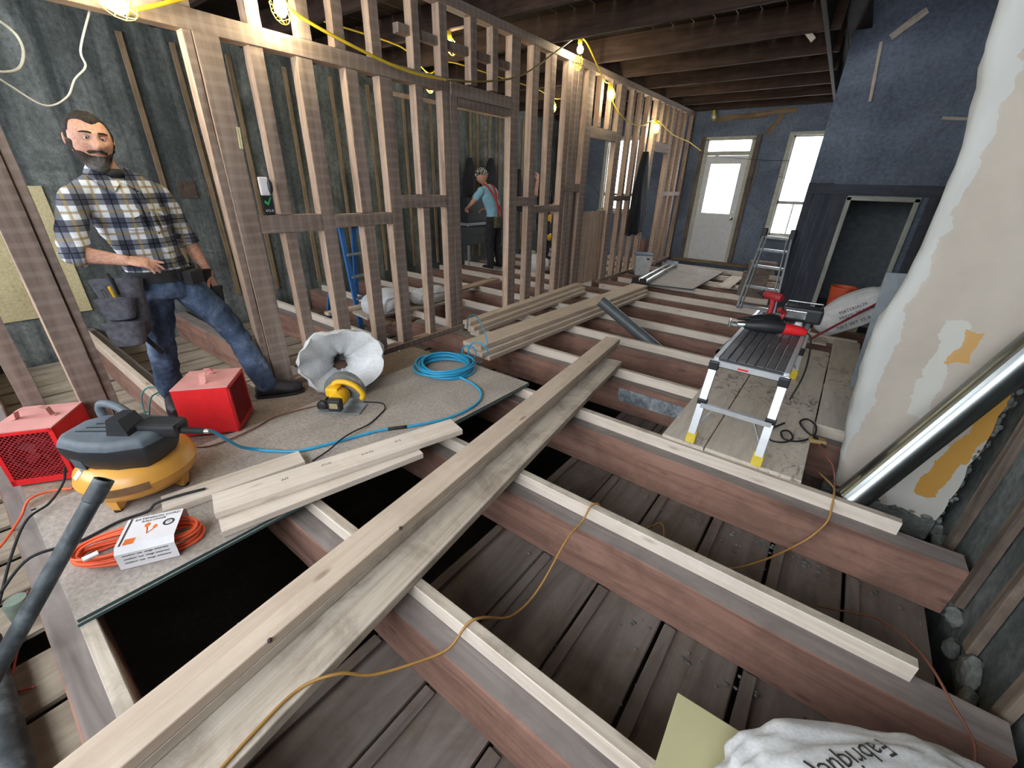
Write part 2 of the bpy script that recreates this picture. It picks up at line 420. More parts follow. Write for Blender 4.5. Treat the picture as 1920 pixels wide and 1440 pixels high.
m = MB(); m.box((-.5, 9.2, -.1), (1.0, 9.25, 2.2)); m.box((.96, 7.62, -.1), (1.0, 9.2, 2.2)); m.box((-.52, 7.62, -.14), (1.0, 9.25, -.1)); m.box((-.5, 7.62, 2.2), (1.0, 9.25, 2.25))
m.build('inner_room', W_ROOM, ws)

# ------------------------------------------------------------------ ceiling
ceil = struct('ceiling', 'open ceiling of dark brown joists under old deck boards')
def header_x(y): return -.6-(max(y, 4.5)-5.7)*.058
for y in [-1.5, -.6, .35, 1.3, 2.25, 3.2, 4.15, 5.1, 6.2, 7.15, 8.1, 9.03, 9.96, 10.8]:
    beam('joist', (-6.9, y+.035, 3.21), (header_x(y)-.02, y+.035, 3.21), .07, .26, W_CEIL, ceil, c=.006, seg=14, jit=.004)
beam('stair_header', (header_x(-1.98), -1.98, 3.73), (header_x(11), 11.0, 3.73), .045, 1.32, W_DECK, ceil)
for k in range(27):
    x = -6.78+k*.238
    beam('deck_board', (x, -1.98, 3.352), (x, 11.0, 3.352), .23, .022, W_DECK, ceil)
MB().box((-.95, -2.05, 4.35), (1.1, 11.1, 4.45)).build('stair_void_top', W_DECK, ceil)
for (x, y, L) in [(-1.0, 6.3, .25), (-4.6, 4.5, .5)]:
    beam('wood_scrap', (x, y-.02, 3.15), (x+L*.5, y-.03, 3.02), .02, .05, W_NEWDIRT, ceil)

# ------------------------------------------------------------------ partition
wp = struct('wall_partition', 'bare stud partition with lath-marked studs, blocking and door openings')
XF = -3.40
def stud(y0, y1, z0, z1, d=.09, x=XF, name='stud'):
    yc = (y0+y1)/2
    return beam(name, (x-d/2, yc, z0), (x-d/2, yc+rnd.uniform(-.006, .006), z1), d, y1-y0, [W_STUD, W_TAN], wp, up=(0, 1, 0), c=.003, seg=10, jit=.0022, topmi=1)
def hor(y0, y1, z0, z1, d=.09, x=XF, name='blocking', mats=None):
    return beam(name, (x-d/2, y0, (z0+z1)/2), (x-d/2, y1, (z0+z1)/2), d, z1-z0, mats or [W_STUD, W_TAN], wp, c=.003, seg=4, jit=.002, topmi=1)
stud(.0, .088, 0, 3.34, .09, -3.525); stud(.22, .336, 0, 2.36); stud(.345, .385, 0, 2.36, .09, -3.415)
stud(1.325, 1.465, .06, 2.36, .11, -3.39); stud(1.275, 1.32, .06, 2.36, .085)
stud(1.64, 1.725, .06, 1.215); stud(1.64, 1.725, 1.345, 2.36)
stud(1.95, 2.066, .06, 2.36)
stud(2.33, 2.44, .06, 1.225); stud(2.33, 2.44, 1.335, 2.36)
stud(2.64, 2.767, .06, 2.36)
stud(3.02, 3.10, .06, 1.355); stud(3.02, 3.10, 1.475, 3.0)
stud(3.344, 3.44, .06, 3.0); stud(3.445, 3.543, .06, 2.34, .095)
stud(4.40, 4.555, .06, 3.0)
for y0, y1, z1 in [(4.80, 4.93, 3.0), (5.18, 5.29, 3.0), (5.565, 5.66, 3.0), (5.71, 5.82, 3.0), (5.84, 5.94, 3.0), (6.11, 6.295, 3.0), (7.15, 7.35, 3.0), (7.63, 7.72, 3.0), (7.97, 8.06, 3.0), (8.33, 8.42, 3.0), (8.72, 8.86, 3.0), (9.62, 9.75, 3.0), (10.0, 10.1, 3.0), (10.36, 10.46, 3.0), (10.86, 10.98, 3.0)]:
    stud(y0, y1, .06, z1)
for y0, y1 in [(.85, .95), (1.25, 1.35), (1.66, 1.75), (2.0, 2.09), (2.27, 2.36), (2.6, 2.69), (3.75, 3.84), (4.08, 4.17), (6.5, 6.58), (6.85, 6.93), (9.05, 9.14), (9.35, 9.43)]:
    stud(y0, y1, 2.47 if y0 < 5 else 2.38, 3.0, .085, XF-.002, 'cripple_stud')
hor(-.3, 3.34, 2.36, 2.465, .1, -3.395, 'header_plate'); hor(3.45, 4.40, 2.34, 2.45, .11, -3.385, 'header_plate'); hor(3.56, 4.39, 2.27, 2.335, .09, XF, 'header_plate')
hor(6.295, 7.15, 2.23, 2.37, .09, XF, 'header_plate'); hor(8.86, 9.62, 2.22, 2.37, .09, XF, 'header_plate')
hor(2.9, 4.4, 2.70, 2.77, .07, -3.43, 'blocking')
hor(1.467, 1.948, 1.22, 1.34, .085, -3.395); hor(2.068, 2.638, 1.23, 1.33, .085, -3.397); hor(2.769, 3.342, 1.36, 1.47, .085, -3.395)
hor(4.557, 4.80, 1.34, 1.44); hor(4.932, 5.565, 1.25, 1.335); hor(5.66, 6.11, 1.5, 1.61); hor(7.352, 7.97, 1.36, 1.44); hor(9.752, 10.86, 1.43, 1.51)
hor(1.22, 3.56, 0, .06, .1, -3.39, 'bottom_plate'); hor(4.36, 6.3, 0, .06, .1, -3.39, 'bottom_plate'); hor(7.12, 8.9, 0, .06, .1, -3.39, 'bottom_plate'); hor(9.6, 10.98, 0, .06, .1, -3.39, 'bottom_plate')
hor(-1.97, 10.98, 3.0, 3.08, .11, -3.39, 'top_plate')
for y0, y1 in [(6.31, 6.58), (6.6, 6.86), (6.88, 7.14)]: beam('wall_board', (-3.46, (y0+y1)/2, .06), (-3.46, (y0+y1)/2, 1.215), .025, y1-y0, W_TAN, wp, up=(0, 1, 0), seg=4, jit=.002)
for y0, y1 in [(5.945, 6.1)]: beam('wall_board', (-3.46, (y0+y1)/2, .06), (-3.46, (y0+y1)/2, 1.5), .025, y1-y0, W_STUD, wp, up=(0, 1, 0))

# ------------------------------------------------------------------ rear door and windows
PAINT_W = plain('dull_white_paint', 'd4d6d9', .5, var=.05)
PAINT_G = plain('greyed_white_paint', 'b4b3a6', .55, var=.1)
def glass():
    t = NT('window_glass'); t.p.inputs['Transmission Weight'].default_value = 1.0; t.p.inputs['IOR'].default_value = 1.0
    return t.done((1, 1, 1, 1), .0, 0, .2)
GLASS = glass()
BRASS = plain('worn_steel', 'b8b4aa', .3, 1)
d1 = struct('door_1', 'pale grey exterior door with a large glazed upper panel and transom')
m = MB()   # door leaf as a ring around its glass
xl, xr, zt = -3.0, -2.16, 2.24
gx0, gx1, gz0, gz1 = -2.885, -2.285, 1.09, 2.085
for lo, hi in [((xl, 10.99, .04), (gx0, 11.03, zt)), ((gx1, 10.99, .04), (xr, 11.03, zt)), ((gx0, 10.99, .04), (gx1, 11.03, gz0)), ((gx0, 10.99, gz1), (gx1, 11.03, zt))]: m.box(lo, hi)
m.build('leaf', PAINT_W, d1)
MB().box((gx0, 11.005, gz0), (gx1, 11.015, gz1)).build('pane', GLASS, d1)
MB().box((-2.985, 11.005, 2.33), (-2.16, 11.015, 2.53)).build('transom_pane', GLASS, d1)
m = MB()
for lo, hi in [((-3.08, 10.96, .0), (-3.0, 11.06, 2.56)), ((-2.16, 10.96, 0), (-2.09, 11.06, 2.56)), ((-3.08, 10.96, 2.53), (-2.09, 11.06, 2.6)), ((-3.0, 10.96, 2.245), (-2.16, 11.06, 2.325))]: m.box(lo, hi, c=.006)
m.build('jamb', PAINT_G, d1)
for x in (-3.13, -2.04): beam('casing', (x, 10.97, 0), (x, 10.97, 2.62), .04, .085, W_STRAP, d1, up=(1, 0, 0))
MB().box((-3.02, 10.9, 0), (-2.12, 11.05, .035), c=.005).build('threshold', plain('aluminium_sill', 'a8aba9', .35, 1), d1)
m = MB(); m.cyl((-2.215, 10.99, 1.0), (-2.215, 10.94, 1.0), .014, n=10); m.ball((-2.215, 10.925, 1.0), .032, 12, 8); m.cyl((-2.215, 10.99, 1.0), (-2.215, 10.98, 1.0), .032, n=14); m.build('knob', BRASS, d1, smooth=True)
MB().cyl((-2.215, 10.99, 1.14), (-2.215, 10.965, 1.14), .028, n=14).build('deadbolt', BRASS, d1, smooth=True)
def sash_window(name, label, x0, x1, z0, z1, rail, y=11.02):
    w = struct(name, label)
    m = MB()
    for lo, hi in [((x0-.09, 10.96, z0-.05), (x0, 11.08, z1+.06)), ((x1, 10.96, z0-.05), (x1+.09, 11.08, z1+.06)), ((x0, 10.96, z1), (x1, 11.08, z1+.06)), ((x0-.11, 10.92, z0-.07), (x1+.11, 11.08, z0))]: m.box(lo, hi, c=.006)
    m.build('window_frame', PAINT_G, w)
    m = MB(); m.box((x0, 10.99, z0), (x1, 11.04, z0+.05)); m.box((x0, 10.99, rail-.03), (x1, 11.04, rail+.03)); m.box((x0, 10.99, z1-.03), (x1, 11.04, z1)); m.box((x0, 10.99, z0), (x0+.03, 11.04, z1)); m.box((x1-.03, 10.99, z0), (x1, 11.04, z1)); m.box(((x0+x1)/2-.012, 11.0, z0), ((x0+x1)/2+.012, 11.03, rail))
    m.build('sash', PAINT_G, w)
    MB().box((x0+.03, 11.01, rail+.03), (x1-.03, 11.016, z1-.03)).build('pane', GLASS, w)
    MB().box((x0+.03, 11.01, z0+.05), ((x0+x1)/2-.012, 11.016, rail-.03)).build('pane', GLASS, w)
    MB().box(((x0+x1)/2+.012, 11.01, z0+.05), (x1-.03, 11.016, rail-.03)).build('pane', GLASS, w)
    return w
sash_window('window_1', 'tall white sash window beside the glazed rear door', -1.42, -.80, .72, 2.58, 1.37)
sash_window('window_2', 'tall white sash window at the far end of the workers room', -5.4, -4.6, 1.02, 2.62, 1.4)

# ------------------------------------------------------------------ object materials
PLY_GREY = stained('dusty_grey_plywood', None, [(.25, '8d847c'), (.5, 'a39a92'), (.75, 'b3aaa2')], 2.2, .85, 50, .12, (1, .5, 1))
PLY_BROWN = stained('worn_brown_plywood', None, [(.25, '6f6055'), (.5, '887769'), (.75, '9d8b7c')], 2.2, .85, 50, .12, (1, .5, 1))
PLY_EDGE = plain('teal_sheet_edge', '3c5556', .7)
PLY_PALE = stained('pale_yellow_plywood', None, [(.3, 'b3a67e'), (.55, 'cbbf98'), (.75, 'd9cfae')], 2, .8, 40, .1, (1, 1, .3))
ALU = plain('brushed_aluminium', 'd2d5d9', .38, .45, .05)
ALU_DULL = plain('dull_aluminium', '9aa0a4', .42, .5, .1)
GALV = plain('galvanised_steel', '8a8f8f', .3, 1, .1, 5)
STEEL = plain('bright_steel', 'c4c7c6', .25, 1)
IRON = plain('dark_iron', '3a3432', .6, .6)
BLK = plain('black_plastic', '24262a', .5, 0, .1)
BLK_DUST = plain('dusty_black_plastic', '5a636c', .65, 0, .2, 6)
RUB = plain('black_rubber', '1f2022', .7)
RED = plain('red_enamel', 'e2262c', .42, 0, .05)
RED_DUST = plain('dusty_red_enamel', 'cf928c', .7, 0, .1, 4)
RED_DK = plain('red_mesh_enamel', 'a02a30', .55, 0, .1)
YEL_TANK = plain('amber_yellow_enamel', 'dc9f48', .32, 0, .06, 3)
YEL = plain('tool_yellow', 'e6b31e', .45, 0, .06)
YEL_FOOT = plain('yellow_rubber', 'd9bf3c', .6, 0, .08)
YEL_CORD = plain('yellow_cord', 'd9b92c', .5, 0, .05)
AMB_CORD = plain('amber_cord', 'ab8043', .55, 0, .08)
ORANGE = plain('orange_cord', 'f0643a', .45, 0, .05)
ORANGE_B = plain('orange_bucket_plastic', 'c8512f', .6, 0, .1)
BLUE_H = plain('blue_air_hose', '2f9cc8', .4, 0, .06)
TEAL_H = plain('teal_cord', '3f7d80', .6)
WIRE_W = plain('white_cable', 'cfcfc4', .5)
BROWN_C = plain('brown_cord', '7a4a38', .6)
BAG = stained('white_woven_sack', None, [(.3, 'c3c4c6'), (.55, 'd8d9db'), (.75, 'e6e7e9')], 6, .75, 90, .15)
BAG_IN = plain('sack_lining', 'b9babd', .8)
CARD = plain('white_card', 'e4e2e6', .55, 0, .03)
INK = plain('dark_print', '33322f', .7)
INK_O = plain('orange_print', 'e8722e', .6)
INK_G = plain('green_print', '2fae6a', .6)
CREAM = stained('cream_plaster', None, [(.3, 'bdb2a2'), (.55, 'cbc1b1'), (.75, 'd4cbbd')], 1.5, .8, 60, .1)
GREYBLUE = plain('grey_blue_plastic', '6d7f92', .5)
CINDER = stained('brown_block', None, [(.3, '6d5f57'), (.6, '85766c'), (.8, '94867b')], 8, .95, 50, .4)
BLUE_FG = plain('blue_fibreglass', '2f6fb8', .45, 0, .06)
CLOTH_BLK = plain('black_cloth', '1d1f24', .9, 0, .2)

def plank(name, label, a, b, w, t, mat, cat='board', group=None, up=(0, 0, 1), c=.003, **kw):
    o = beam(name, a, b, w, t, mat, None, up, c, **kw); return tag(o, label, cat, group)
def slab_obj(name, poly, z0, z1, mats, label, cat, group=None):
    """sheet: polygon in world xy; slot 1 for the edges"""
    cx = sum(p[0] for p in poly)/len(poly); cy = sum(p[1] for p in poly)/len(poly); n = len(poly)
    m = MB(); m.prism([(x-cx, y-cy) for x, y in poly], 0, z1-z0, None, [0, 0]+[1 if len(mats) > 1 else 0]*n)
    o = m.build(name, mats, None, loc=(cx, cy, z0)); return tag(o, label, cat, group)

# ------------------------------------------------------------------ sheets on the joists
slab_obj('plywood_sheet', [(-2.95, -.15), (-1.955, -.15), (-1.866, 2.75), (-2.92, 2.74)], .0, .0145, [PLY_GREY, PLY_EDGE], 'grey plywood sheet lying directly on the joists under a matching sheet', 'plywood')
slab_obj('plywood_sheet', [(-2.95, -.13), (-1.962, -.145), (-1.868, 2.75), (-2.92, 2.74)], .016, .031, [PLY_GREY, PLY_EDGE], 'dusty grey plywood sheet under the blue hose coil and circular saw', 'plywood')
slab_obj('plywood_sheet', [(-3.33, -.15), (-2.96, -.15), (-2.93, 2.72), (-3.33, 2.70)], .0, .02, [PLY_BROWN, PLY_EDGE], 'brown worn plywood strip beside the bottom plate of the partition', 'plywood')
slab_obj('plywood_sheet', [(-3.95, .86), (-3.335, .86), (-3.335, 1.215), (-3.95, 1.215)], .0, .02, [PLY_BROWN, PLY_EDGE], 'brown plywood offcut under the man boots in the door opening', 'plywood')
slab_obj('plywood_sheet', [(-2.95, 7.5), (-1.906, 7.70), (-1.909, 9.95), (-2.96, 10.16)], .0, .02, [PLY_GREY, PLY_EDGE], 'pale plywood sheet on the joists in front of the rear door', 'plywood')
plank('floor_plank', 'pale short plank on the joists beside the far plywood sheet', (-1.53, 8.25, .015), (-1.56, 9.55, .015), .22, .025, W_NEW)
plank('floor_plank', 'greyish short plank on the joists behind the ladder', (-1.27, 8.35, .015), (-1.25, 9.5, .015), .2, .025, W_NEWDIRT)
def dirty_board():
    t = NT('mud_spattered_board')
    g = t.noise(t.coords((3, 20, 20)), 1, 6, .6, .6); c = t.ramp(g, [(.25, 'b8aea1'), (.5, 'c8beb1'), (.8, 'd4cbbf')])
    n = t.noise(t.coords((5, 9, 9)), 1.4, 9, .75, 1.2)
    big = t.noise(t.coords((.9, .9, .9), False), 1.4, 2, .5)
    k = t.math('MULTIPLY', t.ramp(n, [(.52, (0, 0, 0, 1)), (.6, (1, 1, 1, 1))]), t.ramp(big, [(.45, (.05, .05, .05, 1)), (.62, (1, 1, 1, 1))]))
    c = t.mix(t.math('MULTIPLY', k, .75), c, lin('5d5148'))
    w = t.noise(t.coords((7, 11, 11)), 1.7, 8, .7, 1)
    c = t.mix(t.math('MULTIPLY', t.ramp(w, [(.6, (0, 0, 0, 1)), (.66, (1, 1, 1, 1))]), .6), c, lin('dedcd8'))
    t.bump(g, .2, .003); return t.done(c, .85, 0, .25)
W_MUD = dirty_board()
plank('walk_board', 'mud-spattered deck board under the left feet of the aluminium work platform', (-.525, 2.69, .012), (-.525, 5.45, .012), .277, .024, W_MUD, 'board')
plank('walk_board', 'broad mud-spattered deck board under the right feet of the aluminium work platform', (-.1, 2.70, .012), (-.1, 5.5, .012), .56, .024, W_MUD, 'board')
plank('walk_board', 'narrow grey deck board lying beside the leaning plaster slab', (.315, 3.58, .012), (.315, 6.12, .012), .25, .024, W_MUD, 'board')
plank('walk_board', 'wide grey board under the orange bucket at the dark doorway', (-.2, 7.25, .012), (.92, 7.25, .012), .40, .024, W_NEWDIRT, 'board')
plank('walk_board', 'short deck board lying crosswise under the printed white sack', (-.35, 5.92, .012), (.12, 5.95, .012), .26, .024, W_NEWDIRT, 'board')

# ------------------------------------------------------------------ lumber
D = Vector((-.452, 4.27, 0)).normalized()
def along(p, L): return (p[0]+D.x*L, p[1]+D.y*L, p[2])
plank('lumber_board', 'wide muddy plank lying across the joists under two stacked beams', (-1.105, -.25, .024), (-1.575, 3.70, .024), .285, .047, W_NEWDIRT, 'lumber', seg=10, jit=.001)
plank('lumber_board', 'long pine beam sandwiched between the muddy plank and the top beam', (-1.235, -.24, .071), (-1.692, 4.0, .071), .148, .044, W_NEWDIRT, 'lumber')
bm_top = plank('lumber_board', 'long clean pine beam on top of the pile crossing the joists', (-1.238, -.27, .117), (-1.70, 4.05, .117), .156, .046, W_NEW, 'lumber')
for i, L in enumerate((.42, 1.05)):
    p = along((-1.238+.078, -.27, .138), L)
    tag(MB().ball((0, 0, 0), (.009, .009, .01), 8, 6).build('knot_nub', plain('dark_knot', '4a3a3c', .8), bm_top, smooth=2, M=Matrix.Translation((L+.1, -.078, .02))))
def board_mat_stamp(parent, s, x, y, z, size, rot=0):
    M = parent_inv(parent).inverted() @ Matrix.Translation((x, y, z)) @ Matrix.Rotation(rot, 4, 'Z')
    return text_mesh('ink_stamp', s, size, INK, M, parent, .0003)
s1 = plank('lumber_board', 'short stamped pine board on top of the angled pair on the plywood', (-2.165, .42, .092), (-1.765, 1.745, .098), .17, .04, W_PALE, 'lumber')
for i, (s, x, y, sz) in enumerate([('H S', .98, .02, .026), ('2x6 8-10', .78, .0, .02), ('STUD', .55, .02, .022), ('SPF', .33, .01, .026)]): board_mat_stamp(s1, s, x, y, .0203, sz, math.pi if i % 2 else 0)
plank('lumber_board', 'short pine board under the stamped board, jutting out towards the gap', (-2.05, .395, .052), (-1.80, 1.43, .056), .15, .038, W_PALE, 'lumber')
plank('lumber_board', 'short pine board flat on the plywood behind the stamped board', (-2.425, .27, .052), (-2.275, .93, .052), .14, .04, W_PALE, 'lumber')
# pile near the partition
P2 = [((-2.71, 2.94, .115), (-2.53, 6.87, .115), .25, 'wide clean pine plank on top of the pile in the middle of the room'),
      ((-2.66, 2.90, .068), (-2.49, 6.80, .068), .25, 'pine plank second from the top in the pile in the middle of the room'),
      ((-2.63, 2.97, .022), (-2.46, 6.72, .022), .27, 'pine plank at the bottom of the pile in the middle of the room')]
for a, b, w, lb in P2: plank('lumber_board', lb, a, b, w, .044, W_NEW, 'lumber')
P1 = [((-3.265, 3.46, .115), (-3.335, 6.24, .115), .115, 'narrow pine board on top of the pile beside the stud partition'),
      ((-3.215, 3.45, .068), (-3.29, 6.25, .068), .15, 'narrow pine board in the middle of the pile beside the stud partition'),
      ((-3.20, 3.5, .022), (-3.26, 6.2, .022), .17, 'pine board at the bottom of the pile beside the stud partition')]
for a, b, w, lb in P1: plank('lumber_board', lb, a, b, w, .044, W_NEW, 'lumber')

# ------------------------------------------------------------------ pale panels on the left wall
for i, (y0, y1, lb) in enumerate([(-1.5, -.62, 'pale plywood panel standing on the left wall farthest from the posts'), (-.61, .07, 'pale plywood panel standing on the left wall behind the corner post'), (.08, .88, 'pale plywood panel standing on the left wall behind the plaid shirt man')]):
    o = MB().box((0, y0, .12), (.018, y1, 1.45), c=.002).build('wall_panel', PLY_PALE, None, loc=(-6.898, 0, 0)); tag(o, lb, 'plywood')

# ------------------------------------------------------------------ pipes
def pipe(name, a, b, r, mat, label, wall=.004, collar=None, n=28):
    t = thing(name, label, 'pipe', a)
    a = Vector(a); b = Vector(b); L = (b-a).length; M = frame((0, 0, 0), b-a); M = M @ Matrix.Rotation(math.pi/2, 4, 'Y')   # local z along the pipe
    MB().lathe([(r-wall, 0), (r, 0), (r, L), (r-wall, L), (r-wall, 0)], n, M, cap=False).build('tube', mat, t, smooth=True)
    if collar:
        MB().lathe([(r, L-collar-.004), (r+.004, L-collar), (r+.004, L+.002), (r-wall, L+.002), (r-wall, L-collar)], n, M, cap=False).build('collar', mat, t, smooth=True)
    return t
PIPE_DK = stained('scuffed_dark_pipe', None, [(.3, '23282c'), (.5, '3b4247'), (.72, '6b7377')], 7, .55, 30, .1, (1, 1, 1), .5)
PIPE_GR = plain('grey_pipe', '53595c', .45, 0, .1)
pipe('drain_pipe', (-1.945, -.68, -.37), (-2.075, .10, .5), .029, PIPE_DK, 'scuffed dark pipe with open end leaning up beside the yellow compressor', collar=.085)
pipe('drain_pipe', (-2.6, -.46, -.34), (-1.2, -.44, -.34), .055, PIPE_DK, 'dark pipe lying below floor level past the old slats')
pipe('drain_pipe', (-1.05, 4.78, -.34), (-2.215, 4.76, .31), .066, PIPE_GR, 'grey pipe with open end rising slanted between the joists')
pipe('drain_pipe', (-.64, 6.6, .045), (-.745, 4.62, .045), .042, BLK, 'black pipe lying along the left side of the work platform')
# galvanised duct leaning in the corner
du = thing('duct_pipe', 'shiny galvanised duct leaning against the cream plaster slab', 'duct', (.425, 2.80, -.08))
a = Vector((0, 0, 0)); b = Vector((.41, .19, 1.02))*1.06; L = b.length; M = frame((0, 0, 0), b) @ Matrix.Rotation(math.pi/2, 4, 'Y')
MB().lathe([(.076, 0), (.08, 0), (.08, .03), (.083, .035), (.08, .04), (.08, L), (.076, L), (.076, 0)], 40, M, cap=False).build('tube', GALV, du, smooth=True)
MB().box((-.004, .079, 0), (.012, .083, L), M @ Matrix.Rotation(2.2, 4, 'Z')).build('seam', GALV, du)

# ------------------------------------------------------------------ plaster slab
def slab_mat():
    t = NT('patchy_cream_plaster')
    n = t.noise(t.coords((1, 1, 1), False), 1.6, 7, .6); c = t.ramp(n, [(.3, 'a79e92'), (.55, 'b6ada1'), (.75, 'c0b8ac')])
    tc = t.n('ShaderNodeTexCoord'); sp = t.n('ShaderNodeSeparateXYZ'); t.l(tc.outputs['Object'], sp.inputs[0])
    w = t.noise(t.coords((1, 1, 1), False), 7, 6, .6)
    wob = t.math('MULTIPLY', t.math('SUBTRACT', w, .5), .16)
    def band(axis_expr, lo, hi):
        a = t.math('GREATER_THAN', axis_expr, lo); b = t.math('LESS_THAN', axis_expr, hi); return t.math('MULTIPLY', a, b)
    x = t.math('ADD', sp.outputs[0], wob); z = t.math('ADD', sp.outputs[2], wob)
    # bare white skim patches and ochre paint left on the face
    def near(expr, c, w): return t.math('LESS_THAN', t.math('ABSOLUTE', t.math('SUBTRACT', expr, c)), w)
    skim = t.math('MULTIPLY', near(x, .30, .05), band(z, .62, 1.22)); c = t.mix(t.math('MULTIPLY', skim, .6), c, lin('c6cac5'))
    low = t.math('MULTIPLY', t.math('GREATER_THAN', x, .36), t.math('LESS_THAN', z, .5)); c = t.mix(t.math('MULTIPLY', low, .6), c, lin('c5c7c1'))
    lx = t.math('SUBTRACT', x, t.math('MULTIPLY', z, .165))
    och = t.math('MULTIPLY', near(lx, .475, .05), band(z, .14, 1.0)); c = t.mix(och, c, lin('bd8f45'))
    och2 = t.math('MULTIPLY', near(x, .37, .04), near(z, 1.08, .09)); c = t.mix(t.math('MULTIPLY', och2, .85), c, lin('c0934c'))
    edge = t.math('LESS_THAN', x, .085); c = t.mix(t.math('MULTIPLY', edge, .75), c, lin('bcc0bf'))
    t.bump(n, .25, .01); return t.done(c, .8, 0, .3)
ps = thing('plaster_slab', 'tall cream plaster slab with ragged edge and ochre patches', 'plaster', (.3, 3.2, -.22))
m = MB(); nz = 44; cols = [0, .012, .04, .09, .2, .3, .4, .5, .58]
ctrl = [(0, .085), (.21, .06), (.67, -.005), (1.09, -.03), (1.34, .01), (1.63, .025), (1.97, .025), (2.24, -.005), (2.5, -.055), (2.6, -.06), (3.6, -.10)]
def lerp_tab(tab, z):
    for (z0, v0), (z1, v1) in zip(tab, tab[1:]):
        if z <= z1: return v0+(v1-v0)*(z-z0)/(z1-z0)
    return tab[-1][1]
vs = []
for side in (0, 1):
    for i in range(nz+1):
        z = 3.6*i/nz; x0 = lerp_tab(ctrl, z)+rnd.uniform(-.008, .008); x1 = .62+rnd.uniform(-.012, .012)
        for j, cx in enumerate(cols):
            u = j/(len(cols)-1); x = x0+cx if j < 4 else x0+.09+(x1-x0-.09)*((cx-.09)/.49)
            yb = .045*(1-min(1, cx/.04))**2 if side == 0 else 0.13
            vs.append((x, yb+rnd.uniform(-.002, .002), z+(rnd.uniform(-.02, .02) if i == 0 else 0)))
nc = len(cols); fs = []; N = (nz+1)*nc
for i in range(nz):
    for j in range(nc-1):
        q = i*nc+j; fs.append((q, q+1, q+nc+1, q+nc)); fs.append((N+q, N+q+nc, N+q+nc+1, N+q+1))
    for j in (0, nc-1):
        q = i*nc+j; f = (q, q+nc, N+q+nc, N+q); fs.append(f if j == 0 else f[::-1])
for j in range(nc-1): fs.append((j, N+j, N+j+1, j+1)); q = nz*nc+j; fs.append((q, q+1, N+q+1, N+q))
m.add(vs, fs); m.build('plaster_face', slab_mat(), ps, smooth=True)
m = MB()
for k in range(60):
    z = rnd.uniform(0, 1.3); m.ball((.625+rnd.uniform(-.012, .02), .02+rnd.uniform(-.02, .03), z), (rnd.uniform(.006, .022), rnd.uniform(.006, .02), rnd.uniform(.01, .035)), 6, 4)
for k in range(24): m.ball((rnd.uniform(.1, .62), .02+rnd.uniform(-.02, .03), rnd.uniform(-.02, .015)), (rnd.uniform(.01, .04), .02, rnd.uniform(.008, .02)), 6, 4)
o = m.build('broken_plaster_edge', P_RUB, ps, smooth=2); o['kind'] = 'stuff'
MB().box((.03, .0, -.17), (.62, .12, -.005), c=.02).build('rough_footing', P_RUB, ps)

# ------------------------------------------------------------------ sacks
from mathutils import noise as mnoise
from mathutils.bvhtree import BVHTree
def sack_mesh(name, dims, seed, sub=5, amp=.06, pinch=0, power=.55):
    bm = bmesh.new(); bmesh.ops.create_icosphere(bm, subdivisions=sub, radius=1)
    for v in bm.verts:
        c = v.co.copy(); s = [math.copysign(abs(x)**power, x) for x in c]
        p = Vector((s[0], s[1], s[2]))/max(.75, Vector(s).length/1.25)
        n1 = mnoise.noise(c*1.3+Vector((seed, 0, 0))); n2 = mnoise.noise(c*4+Vector((0, seed, 0))); n3 = mnoise.ridged_multi_fractal(c*2.2+Vector((seed, seed, 0)), 1, 2, 3, 1, 2)
        p *= 1+amp*(1.3*n1+.6*n2+.35*(n3-1))
        if pinch: p.y *= 1-pinch*max(0, p.x)**2; p.z *= 1-pinch*max(0, p.x)**2
        v.co = Vector((p.x*dims[0], p.y*dims[1], max(p.z, -.72)*dims[2]))
    me = bpy.data.meshes.new(name); bm.to_mesh(me); bm.free(); return me
def wrap_text(parent, s, size, M, d, mat=INK, name='printed_text', flip=False):
    """flat print laid onto the surface of parent: M places the text plane, d is the casting direction"""
    cu = bpy.data.curves.new(name, 'FONT'); cu.body = s; cu.size = size; cu.align_x = 'CENTER'; cu.align_y = 'CENTER'; cu.resolution_u = 2
    tmp = bpy.data.objects.new(name, cu); COL.objects.link(tmp)
    dg = bpy.context.evaluated_depsgraph_get(); me = bpy.data.meshes.new_from_object(tmp.evaluated_get(dg)); bpy.data.objects.remove(tmp); bpy.data.curves.remove(cu)
    bm = bmesh.new(); bm.from_mesh(me); bmesh.ops.triangulate(bm, faces=bm.faces)
    src = bmesh.new(); src.from_mesh(parent.data); tree = BVHTree.FromBMesh(src); d = Vector(d).normalized()
    for v in bm.verts:
        p = M @ v.co; hit = tree.ray_cast(p-d*.6, d)
        v.co = hit[0]-d*.004 if hit[0] is not None else p
    bm.to_mesh(me); bm.free(); src.free(); me.materials.clear()
    return link(name, me, mat, parent)
me = sack_mesh('printed_sack', (.36, .2, .19), 3.1)
sk = link('printed_sack', me, BAG, None, 2); sk.matrix_world = Matrix.Translation((.31, 6.42, .312)) @ Matrix.Rotation(-.64, 4, 'Y') @ Matrix.Rotation(.12, 4, 'Z')
tag(sk, 'white printed sack slumped over the deck boards before the dark doorway', 'sack')
for s, x, z, sz in [('MATERIAUX', -.02, .09, .05), ('PREMIUM SAND', .0, .03, .05), ('NET WT 25 KG', -.05, -.07, .055)]:
    wrap_text(sk, s, sz, Matrix.Translation((x, -.3, z)) @ Matrix.Rotation(math.pi/2, 4, 'X'), (0, 1, 0))
me = sack_mesh('printed_sack', (.19, .18, .3), 8.7)
sk = link('printed_sack', me, BAG, None, 2); sk.location = (.70, 7.2, .256); sk.rotation_euler = (0, .1, 0)
tag(sk, 'white sack standing half hidden behind the plaster slab', 'sack')
me = sack_mesh('printed_sack', (.38, .26, .10), 5.4, amp=.09)
